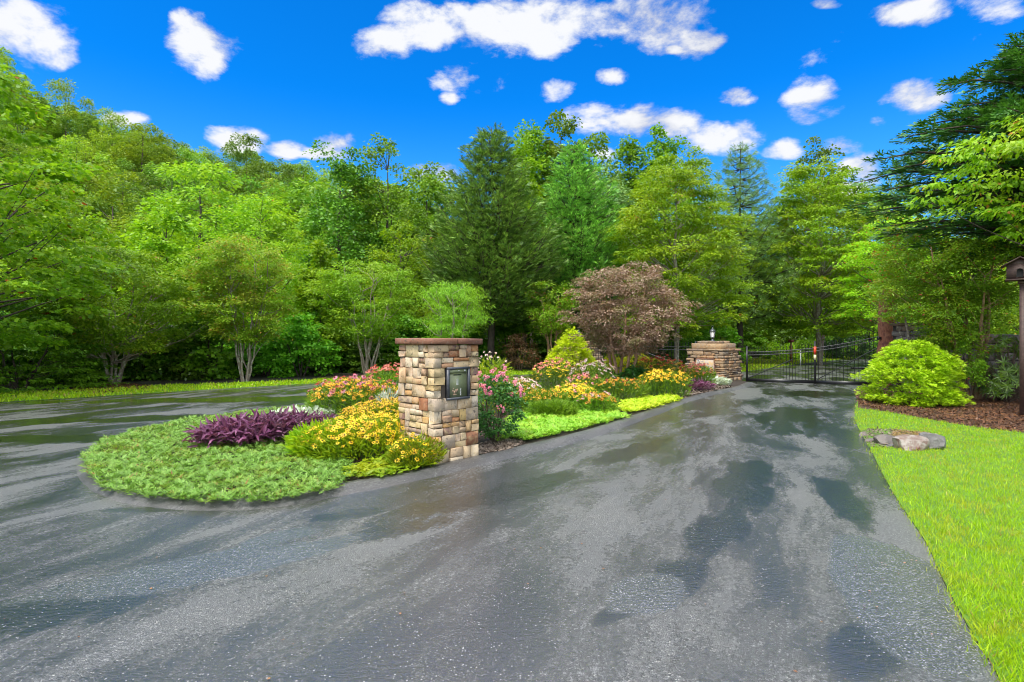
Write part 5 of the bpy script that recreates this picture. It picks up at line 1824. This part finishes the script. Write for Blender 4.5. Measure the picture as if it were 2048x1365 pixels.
# ------------------------------------------------------------------ flower bed
SUSAN = flower_template(9, .95, .42, .12, .30, .22, 1)
SUSAN2 = flower_template(8, .90, .46, .30, .32, .26, 2)
CONEF = flower_template(11, 1.0, .34, .55, .36, .42, 3)
PUFF = None


def puff_template(n, seed):
    rg = np.random.default_rng(seed)
    v, f = [], []
    for k in range(n):
        d = rg.normal(0, 1, 3); d[2] = abs(d[2]) * .9 + .05; d /= np.linalg.norm(d)
        t = np.cross(d, rg.normal(0, 1, 3)); t /= np.linalg.norm(t)
        u = np.cross(d, t)
        c = d * rg.uniform(.45, .8)
        b = len(v)
        s = rg.uniform(.28, .42)
        v += [tuple(c - t * s * .6 + d * .02), tuple(c + u * s * .8 + d * .10), tuple(c + t * s * .8 + d * .18), tuple(c - u * s * .8 + d * .10)]
        f += [(b, b + 1, b + 2), (b, b + 2, b + 3)]
    return T(v, f)


ROSE = puff_template(16, 4)


def swap(tm):
    """flower templates face +z: turn so that the scatter frame's normal is the flower axis"""
    return tm


def flower_clump(name, label, c, rx, ry, h, seed, leaf, leaves, flowers, tmpl=NARROW, lsize=.12, rot=0.0, group=None, cat='flowers', sep=None, tilt=.45, dome=.55, stemlen=1.0, upright=.8, stems=True, base_z=.05):
    """c: ground centre; leaves: how many; flowers: list of (template, petal material, eye material, how many, size, height spread)"""
    rng = np.random.default_rng(seed)
    root = empty(name, (c[0], c[1], base_z), label, cat, group, rot)
    n = leaves
    a = rng.uniform(0, 2 * np.pi, n)
    r = rng.uniform(0, 1, n) ** .5
    edge = 1 + .16 * np.array([mnoise.noise(Vector((math.cos(q) * 1.7 + seed, math.sin(q) * 1.7, 0))) for q in a])
    top = h * (dome + (1 - dome) * np.sqrt(np.clip(1 - r ** 2, 0, 1)))
    pos = np.stack([r * np.cos(a) * rx * edge, r * np.sin(a) * ry * edge, top * rng.uniform(.02, .92, n) ** .8], 1)
    outd = np.stack([np.cos(a), np.sin(a), np.zeros(n)], 1)
    d = outd * (.35 + .5 * r[:, None]) + rng.normal(0, .45, (n, 3))
    d[:, 2] = np.abs(d[:, 2]) * .6 + upright * rng.uniform(.1, 1, n)
    nn = rng.normal(0, .5, (n, 3)) + outd * .6
    nn[:, 2] += .5
    V, F, _ = scatter(pos, d, nn, lsize * rng.uniform(.6, 1.3, n), tmpl)
    obj('foliage', mesh_from('foliage', V, F, M[leaf]), root)
    allst = []
    made = 0
    for fi, (tm, pm_, em_, cnt, size, hh) in enumerate(flowers):
        a = rng.uniform(0, 2 * np.pi, cnt)
        r = rng.uniform(0, 1, cnt) ** .55
        e2 = 1 + .12 * np.array([mnoise.noise(Vector((math.cos(q) * 1.7 + seed, math.sin(q) * 1.7, 0))) for q in a])
        top = h * (dome + (1 - dome) * np.sqrt(np.clip(1 - r ** 2, 0, 1)))
        pos = np.stack([r * np.cos(a) * rx * e2, r * np.sin(a) * ry * e2, top * (hh[0] + (hh[1] - hh[0]) * rng.uniform(0, 1, cnt))], 1)
        ax = np.stack([np.cos(a) * r * .6, np.sin(a) * r * .6, np.ones(cnt)], 1) + rng.normal(0, tilt * .6, (cnt, 3))
        # lean a little to the open side, as flowers do along the drive
        ax[:, 1] -= .25
        dd = np.cross(ax, rng.normal(0, 1, (cnt, 3)))
        mats = [M[pm_], M[em_]] if em_ else [M[pm_]]
        k = min(cnt, sep[fi]) if sep else 0
        if k:
            # the largest showing (nearest to the drive) are parts of their own
            ca, sa = math.cos(rot), math.sin(rot)
            wy = c[1] + pos[:, 0] * sa + pos[:, 1] * ca
            order = np.argsort(wy)
            own, rest = order[:k], order[k:]
            tv = tm[0]
            me = None
            for j in range(4):
                pass
            variants = []
            for j in range(6):
                tvv = tv * (1 + rng.normal(0, .05, tv.shape))
                grp = {}
                for f_, m_i in zip(tm[1], tm[2]):
                    grp.setdefault((len(f_), m_i), []).append(f_)
                F_ = [np.array(v_) for _k, v_ in sorted(grp.items())]
                Mi = [kk[1] for kk, _v in sorted(grp.items())]
                variants.append(mesh_from('flower', tvv, F_, mats, Mi))
            s_, d_, n_ = frames(dd[own], ax[own])
            for q, i in enumerate(own):
                o = bpy.data.objects.new('flower', variants[q % 6])
                link(o, root)
                m3 = Matrix((s_[q], d_[q], n_[q])).transposed()
                sz_ = size * float(rng.uniform(.8, 1.15))
                o.matrix_local = Matrix.Translation(Vector(pos[i])) @ m3.to_4x4() @ Matrix.Diagonal((sz_, sz_, sz_, 1))
        else:
            rest = np.arange(cnt)
        if len(rest):
            V, F, Mi = scatter(pos[rest], dd[rest], ax[rest], size * rng.uniform(.75, 1.15, len(rest)), tm)
            obj('blossoms', mesh_from('blossoms', V, F, mats, Mi), root, kind='stuff')
        # thin stems under the blossoms
        if stems:
            k = min(cnt, 260)
            base = pos[:k].copy()
            base[:, 2] = 0
            base[:, :2] *= .82
            dv = pos[:k] - base
            ln = np.linalg.norm(dv, axis=1)
            STEM = T([(-.012, 0, 0), (.012, 0, 0), (.006, 1, .0), (-.006, 1, .0), (0, 0, .012), (0, 1, .006)], [(0, 1, 2, 3), (0, 4, 5, 3), (1, 4, 5, 2)])
            sv = STEM[0].copy()
            s3, d3, n3 = frames(dv, rng.normal(0, 1, (k, 3)))
            Vv = (s3[:, None, :] * sv[None, :, 0, None] * .45 + d3[:, None, :] * (sv[None, :, 1, None] * ln[:, None, None]) + n3[:, None, :] * sv[None, :, 2, None] * .45) + base[:, None, :]
            off = (np.arange(k) * 6)[:, None]
            Fq = np.concatenate([off + np.array(f)[None, :] for f in STEM[1]])
            allst.append((Vv.reshape(-1, 3), [Fq], [0]))
    if allst:
        V, F, _ = join(allst)
        obj('stems', mesh_from('stems', V, F, M['stem']), root, kind='stuff')
    return root


g = gxy
S1 = lambda n, s=.040, h=(.86, 1.08): (SUSAN, 'yellow', 'eye', n, s, h)
# yellow coneflowers at the front, left of and before the column
flower_clump('black_eyed_susans', 'wide front clump of black-eyed Susans spilling over the kerb left of the column', (X_at(742, 7.55), 7.55), .90, .62, .50, 401, 'susan_leaf', 5200,
             [S1(560, .030, (.74, 1.16))], lsize=.10, rot=R(30), sep=[210], dome=.45, group='black-eyed Susan clumps')
flower_clump('black_eyed_susans', 'low Susan clump leaning against the foot of the stone column', (X_at(832, 6.82), 6.82), .36, .25, .36, 402, 'susan_leaf', 1500,
             [S1(100, .030, (.5, 1.12))], lsize=.085, rot=R(35), sep=[90], dome=.4, group='black-eyed Susan clumps', base_z=.06)
flower_clump('black_eyed_susans', 'dense golden mass of Susans behind the front clump', (X_at(778, 8.75), 8.75), .75, .50, .60, 403, 'susan_leaf', 2200,
             [(SUSAN2, 'yellow', 'eye', 420, .034, (.80, 1.08))], lsize=.11, rot=R(20), dome=.6, group='black-eyed Susan clumps')
flower_clump('pale_grasses', 'light green grassy leaves at the left end of the yellow flowers', (X_at(652, 7.5), 7.5), .42, .36, .34, 404, 'susan_leaf', 2200, [S1(16, .034)], tmpl=LONG, lsize=.20, dome=.4, cat='plant')


# purple heart: long pointed leaves, the nearest ones parts of their own
def purple_plant(name, label, c, rx, ry, h, seed, n, own_n, size, rot, group='purple leaved plants'):
    rng = np.random.default_rng(seed)
    root = empty(name, (c[0], c[1], .05), label, 'plant', group, rot)
    a = rng.uniform(0, 2 * np.pi, n)
    r = rng.uniform(0, 1, n) ** .5
    edge = 1 + .25 * np.array([mnoise.noise(Vector((math.cos(q) * 1.9 + seed, math.sin(q) * 1.9, 0))) for q in a])
    top = h * (.45 + .55 * np.sqrt(np.clip(1 - r ** 2, 0, 1)))
    pos = np.stack([r * np.cos(a) * rx * edge, r * np.sin(a) * ry * edge, top * rng.uniform(.15, 1, n) ** .6], 1)
    outd = np.stack([np.cos(a), np.sin(a), np.zeros(n)], 1)
    d = outd * .6 * r[:, None] + rng.normal(0, .6, (n, 3))
    d[:, 2] = rng.uniform(-.1, .75, n)
    nn = rng.normal(0, .5, (n, 3))
    nn[:, 2] += 1
    sz = size * rng.uniform(.6, 1.25, n)
    ca, sa = math.cos(rot), math.sin(rot)
    wy = pos[:, 0] * sa + pos[:, 1] * ca - pos[:, 2] * .8
    order = np.argsort(wy)
    own, rest = order[:own_n], order[own_n:]
    if own_n:
        tv, tf, _m = LONG
        var = []
        for j in range(6):
            q = tv.copy()
            q[:, 0] *= 1.25
            q[:, 2] += np.array([0, 0, -.02, -.14, -.02, 0, -.01]) * rng.uniform(0, 1.4)
            var.append(mesh_from('leaf', q, [np.array(tf)], M['purple']))
        s_, d_, n_ = frames(d[own], nn[own])
        for q, i in enumerate(own):
            o = bpy.data.objects.new('leaf', var[q % 6])
            link(o, root)
            o.matrix_local = Matrix.Translation(Vector(pos[i])) @ Matrix((s_[q], d_[q], n_[q])).transposed().to_4x4() @ Matrix.Diagonal((sz[i],) * 3 + (1,))
    V, F, _ = scatter(pos[rest], d[rest], nn[rest], sz[rest], LONG)
    obj('foliage', mesh_from('foliage', V, F, M['purple']), root, kind='stuff')
    st = []
    for k in range(60):
        q = pos[rng.integers(0, n)]
        st.append(tube([(q[0] * .75, q[1] * .75, 0), tuple(q)], [.007, .004], 4))
    V, F, _ = join(st)
    obj('stems', mesh_from('stems', V, F, M['purple']), root, kind='stuff')
    return root


purple_plant('purple_heart', 'large mass of pointed dark purple leaves near the island tip', (X_at(545, 8.45), 8.45), 1.02, .52, .38, 411, 2700, 290, .19, R(28))
purple_plant('purple_heart', 'small purple leaved clump beside the silver leaves near the gate pillar', (X_at(1392, 17.2), 17.2), .56, .36, .30, 412, 800, 0, .15, R(20))


def silver(name, label, c, rx, ry, h, seed, n, size, rot=0):
    return flower_clump(name, label, c, rx, ry, h, seed, 'silver', n, [], tmpl=WIDE, lsize=size, rot=rot, cat='plant', upright=.6, dome=.6, group='silver leaved plants')


silver('silver_plant', 'white silver leaves behind the large purple mass', (X_at(606, 10.7), 10.7), .55, .30, .26, 421, 420, .10, R(15))
silver('silver_plant', 'strip of silver leaves between the purple clump and the plaque pillar', (X_at(1416, 19.2), 19.2), .85, .35, .28, 422, 800, .11, R(10))

CM = [(CONEF, 'pink', 'cone', 34, .050, (.95, 1.14)), (CONEF, 'salmon', 'cone', 40, .046, (.85, 1.12)), (CONEF, 'red', 'cone', 26, .042, (.95, 1.15))]
flower_clump('coneflowers', 'mound of pink and orange coneflowers behind the purple mass', (X_at(715, 11.2), 11.2), .95, .60, .78, 431, 'bed_leaf', 2600, CM + [(SUSAN2, 'gold_petal', 'eye', 520, .036, (.7, 1.04))], lsize=.12, rot=R(15), dome=.55, group='coneflower clumps')
flower_clump('coneflowers', 'looser reddish coneflowers just left of the column', (X_at(782, 12.4), 12.4), .60, .45, .98, 432, 'bed_leaf', 1500, [(CONEF, 'salmon', 'cone', 50, .046, (.95, 1.12)), (CONEF, 'red', 'cone', 34, .044, (.92, 1.12))], lsize=.12, dome=.75, group='coneflower clumps')
for k, (px, y, rx, ry, h, n, fl, lab) in enumerate((
        (1040, 12.9, .55, .45, .66, 1000, [(CONEF, 'blush', 'cone', 50, .045, (.95, 1.12)), (SUSAN2, 'yellow', 'eye', 120, .036, (.8, 1.0))], 'pale coneflowers over yellow ones just right of the pink rose'),
        (1090, 11.9, .50, .40, .50, 1700, [(SUSAN2, 'yellow', 'eye', 130, .036, (.85, 1.05))], 'feathery green clump with yellow flowers behind the bright groundcover'),
        (1145, 12.5, .60, .42, .56, 1200, [(SUSAN, 'yellow', 'eye', 330, .038, (.8, 1.08)), (CONEF, 'pink', 'cone', 6, .055, (1.0, 1.15))], 'bright yellow Susans in the middle of the bed'),
        (1195, 11.9, .42, .36, .42, 900, [(SUSAN, 'gold_petal', 'eye', 170, .036, (.85, 1.08)), (CONEF, 'blush', 'cone', 12, .05, (1.0, 1.15))], 'low golden Susans at the tip of the bright groundcover'),
        (1110, 16.0, .75, .5, .98, 1300, [(CONEF, 'salmon', 'cone', 55, .048, (.95, 1.12)), (SUSAN2, 'yellow', 'eye', 90, .04, (.6, 1.0))], 'tall salmon coneflowers in front of the yellow cone cypress'),
        (1185, 15.6, .70, .5, .98, 1300, [(CONEF, 'blush', 'cone', 85, .048, (.85, 1.14))], 'tall whitish pink coneflowers left of the dark shrub'),
        (1170, 14.4, .65, .45, .66, 1200, [(CONEF, 'salmon', 'cone', 45, .046, (.85, 1.1)), (CONEF, 'pink', 'cone', 16, .048, (.95, 1.1)), (SUSAN2, 'yellow', 'eye', 60, .036, (.7, 1.0))], 'short salmon coneflowers in the middle row'),
        (1240, 14.4, .75, .45, .56, 1500, [(SUSAN, 'gold_petal', 'eye', 110, .040, (.9, 1.08)), (CONEF, 'red', 'cone', 14, .045, (.95, 1.1))], 'golden Susans at the foot of the Japanese maple'),
        (1330, 15.4, .80, .5, .74, 1600, [(SUSAN, 'gold_petal', 'eye', 240, .044, (.75, 1.08))], 'orange yellow Susans right of the Japanese maple'),
        (1320, 18.2, .95, .55, 1.02, 1500, [(CONEF, 'red', 'cone', 60, .055, (.95, 1.1)), (SUSAN2, 'yellow', 'eye', 160, .045, (.6, 1.0))], 'red topped flowers before the iron fence'),
        (1395, 18.6, .60, .45, .78, 1200, [(CONEF, 'salmon', 'cone', 60, .05, (.9, 1.08)), (SUSAN, 'gold_petal', 'eye', 90, .042, (.6, 1.0))], 'mixed salmon and gold flowers under the plaque'))):
    flower_clump('coneflowers' if fl[0][0] is CONEF else 'black_eyed_susans', lab, (X_at(px, y), y), rx, ry, h, 440 + k, 'bed_leaf', n, fl, lsize=.12, dome=.6, rot=R(20), group='flower clumps right of the column')
flower_clump('spirea', 'arching pale green spirea behind the pink roses', (X_at(985, 11.6), 11.6), .42, .36, 1.28, 461, 'susan_leaf', 1000, [(ROSE, 'blush', None, 18, .04, (.9, 1.1))], tmpl=LONG, lsize=.13, cat='plant', dome=.6)
flower_clump('fern_plant', 'low feathery fern like plant above the bright groundcover', (X_at(1105, 11.2), 11.2), .45, .25, .30, 462, 'bed_leaf', 1300, [], tmpl=SPRIG, lsize=.13, cat='plant')
flower_clump('dry_spikes', 'pale dry flower spikes left of the column', (X_at(775, 9.6), 9.6), .16, .14, .74, 463, 'silver', 130, [], tmpl=NARROW, lsize=.16, cat='plant', upright=2.2, dome=.8)
# rose bush
make_tree('rose_bush', 'dark leaved rose bush with pink blooms touching the right side of the column', (X_at(988, 8.5), 8.5, .04), 471, .14, 1.02, .38, 'ovoid', n=110, cr=(.11, .10, .07), per=46, size=.042, tmpl=WIDE,
          leaf='rose_leaf', bark='twig', trunk_r=.014, nstem=9, nlimb=60, lobes=.25, inner=.35, cat='shrub', limb_r=.005, stem_top=.8)
rb = bpy.data.objects['rose_bush']
rng = np.random.default_rng(472)
HEADS = [(955, 760, 8.2), (965, 772, 8.15), (978, 790, 8.2), (985, 742, 8.4), (1000, 752, 8.3), (1008, 748, 8.45), (992, 758, 8.3), (1015, 762, 8.35), (957, 748, 8.5), (972, 756, 8.3), (1022, 790, 8.3), (1042, 782, 8.3), (1030, 765, 8.5), (1043, 792, 8.4),
         (1005, 822, 8.1), (1003, 815, 8.12), (1010, 735, 8.6), (970, 783, 8.1)]
for k, (px, py, y) in enumerate(HEADS):
    p = P(px, py, y)
    tv, tf, _m = ROSE
    V, F, _ = scatter(np.array([[0, 0, 0.0]] + [tuple(q) for q in rng.normal(0, .028, (4, 3))]), rng.normal(0, 1, (5, 3)), np.array([[0, -.4, 1.0]] * 5), np.full(5, .035 if k not in (14, 15) else .022), ROSE)
    o = obj('bloom', mesh_from('bloom', V, F, M['pink']), rb)
    o.location = p - Vector(rb.location)


# ------------------------------------------------------------------ low groundcover on the island
def groundcover(name, label, poly, n, h, size, mat, seed, tmpl=SPRIG6, up=.35):
    rng = np.random.default_rng(seed)
    x, y = fill(poly, n, rng, .98)
    hz = np.array([mnoise.noise(Vector((a * 2.4, b * 2.4, seed))) for a, b in zip(x, y)])
    hz2 = np.array([mnoise.noise(Vector((a * 7, b * 7, seed))) for a, b in zip(x, y)])
    pos = np.stack([x, y, .05 + h * (.55 + .45 * hz + .35 * hz2) * rng.uniform(.35, 1, n)], 1)
    a = rng.uniform(0, 2 * np.pi, n) 
    d = np.stack([np.cos(a), np.sin(a) - .25, rng.uniform(-.05, up * 1.6, n)], 1)
    nn = rng.normal(0, .3, (n, 3))
    nn[:, 2] += 1
    V, F, _ = scatter(pos, d, nn, size * rng.uniform(.6, 1.35, n), tmpl)
    V[:, 2] = np.maximum(V[:, 2], .012)
    return obj(name, mesh_from(name, V, F, M[mat]), kind='stuff', label=label)


def shrink(L, s=0):
    return px_line(L)


tip = px_line([(180, 925), (192, 958), (228, 990), (305, 1006), (420, 1014), (520, 1012), (610, 1000), (665, 985), (690, 960), (680, 915), (700, 870), (690, 842), (600, 823), (500, 832), (380, 850), (280, 870), (212, 895)])
_c = np.mean(tip, axis=0)
tip = [tuple(_c + (np.array(q) - _c) * 1.045) for q in tip]
groundcover('juniper_groundcover', 'spreading light green juniper covering the island tip', tip, 27000, .085, .085, 'juniper', 5)
pa = px_line([(995, 895), (1020, 884), (1052, 893), (1130, 875), (1200, 858), (1262, 840), (1205, 829), (1130, 826), (1060, 829), (1015, 850)])
groundcover('bright_groundcover', 'lime green groundcover right of the rose bush', pa, 9500, .10, .10, 'juniper_gold', 6)
pb_ = px_line([(1228, 828), (1262, 834), (1310, 822), (1362, 806), (1350, 800), (1290, 803), (1245, 812)])
groundcover('yellow_groundcover', 'yellow sedum patch at the kerb before the golden flowers', pb_, 3200, .10, .12, 'sedum', 7)
edge = px_line([(1700, 10), (1701, 11)]) if False else None
# low weeds round the column and under the verge trees
# fallen leaves on the wet asphalt
rl = np.random.default_rng(91)
LV = leaf_mat('fallen_leaves', (.36, .16, .05), (.20, .09, .04), (.42, .30, .08), .5, trans=.1)
lx, ly = [], []
for (px, py, sx, sy, n_) in ((120, 900, 90, 6, 60), (1500, 800, 60, 20, 14), (1250, 900, 180, 40, 26), (1650, 1260, 160, 60, 10), (500, 1200, 350, 90, 16), (1000, 1080, 300, 80, 16), (900, 975, 120, 20, 16), (1800, 1120, 60, 60, 12)):
    for _ in range(n_):
        q = gxy(px + rl.normal(0, sx), max(py + rl.normal(0, sy), 770))
        lx.append(q[0]); ly.append(q[1])
n_ = len(lx)
V, F, _ = scatter(np.stack([np.array(lx), np.array(ly), np.full(n_, .010)], 1), np.concatenate([rl.normal(0, 1, (n_, 2)), np.zeros((n_, 1))], 1), np.concatenate([rl.normal(0, .12, (n_, 2)), np.ones((n_, 1))], 1), .018 * rl.uniform(.5, 1.3, n_), WIDE)
obj('fallen_leaves', mesh_from('fallen_leaves', V, F, LV), kind='stuff', label='small brown leaves scattered on the wet asphalt')
groundcover('low_weeds', 'low green weeds under the flowers at the bed edge', px_line([(690, 975), (760, 968), (870, 945), (880, 925), (760, 930), (690, 950)]), 1500, .12, .07, 'susan_leaf', 8, tmpl=LEAF)
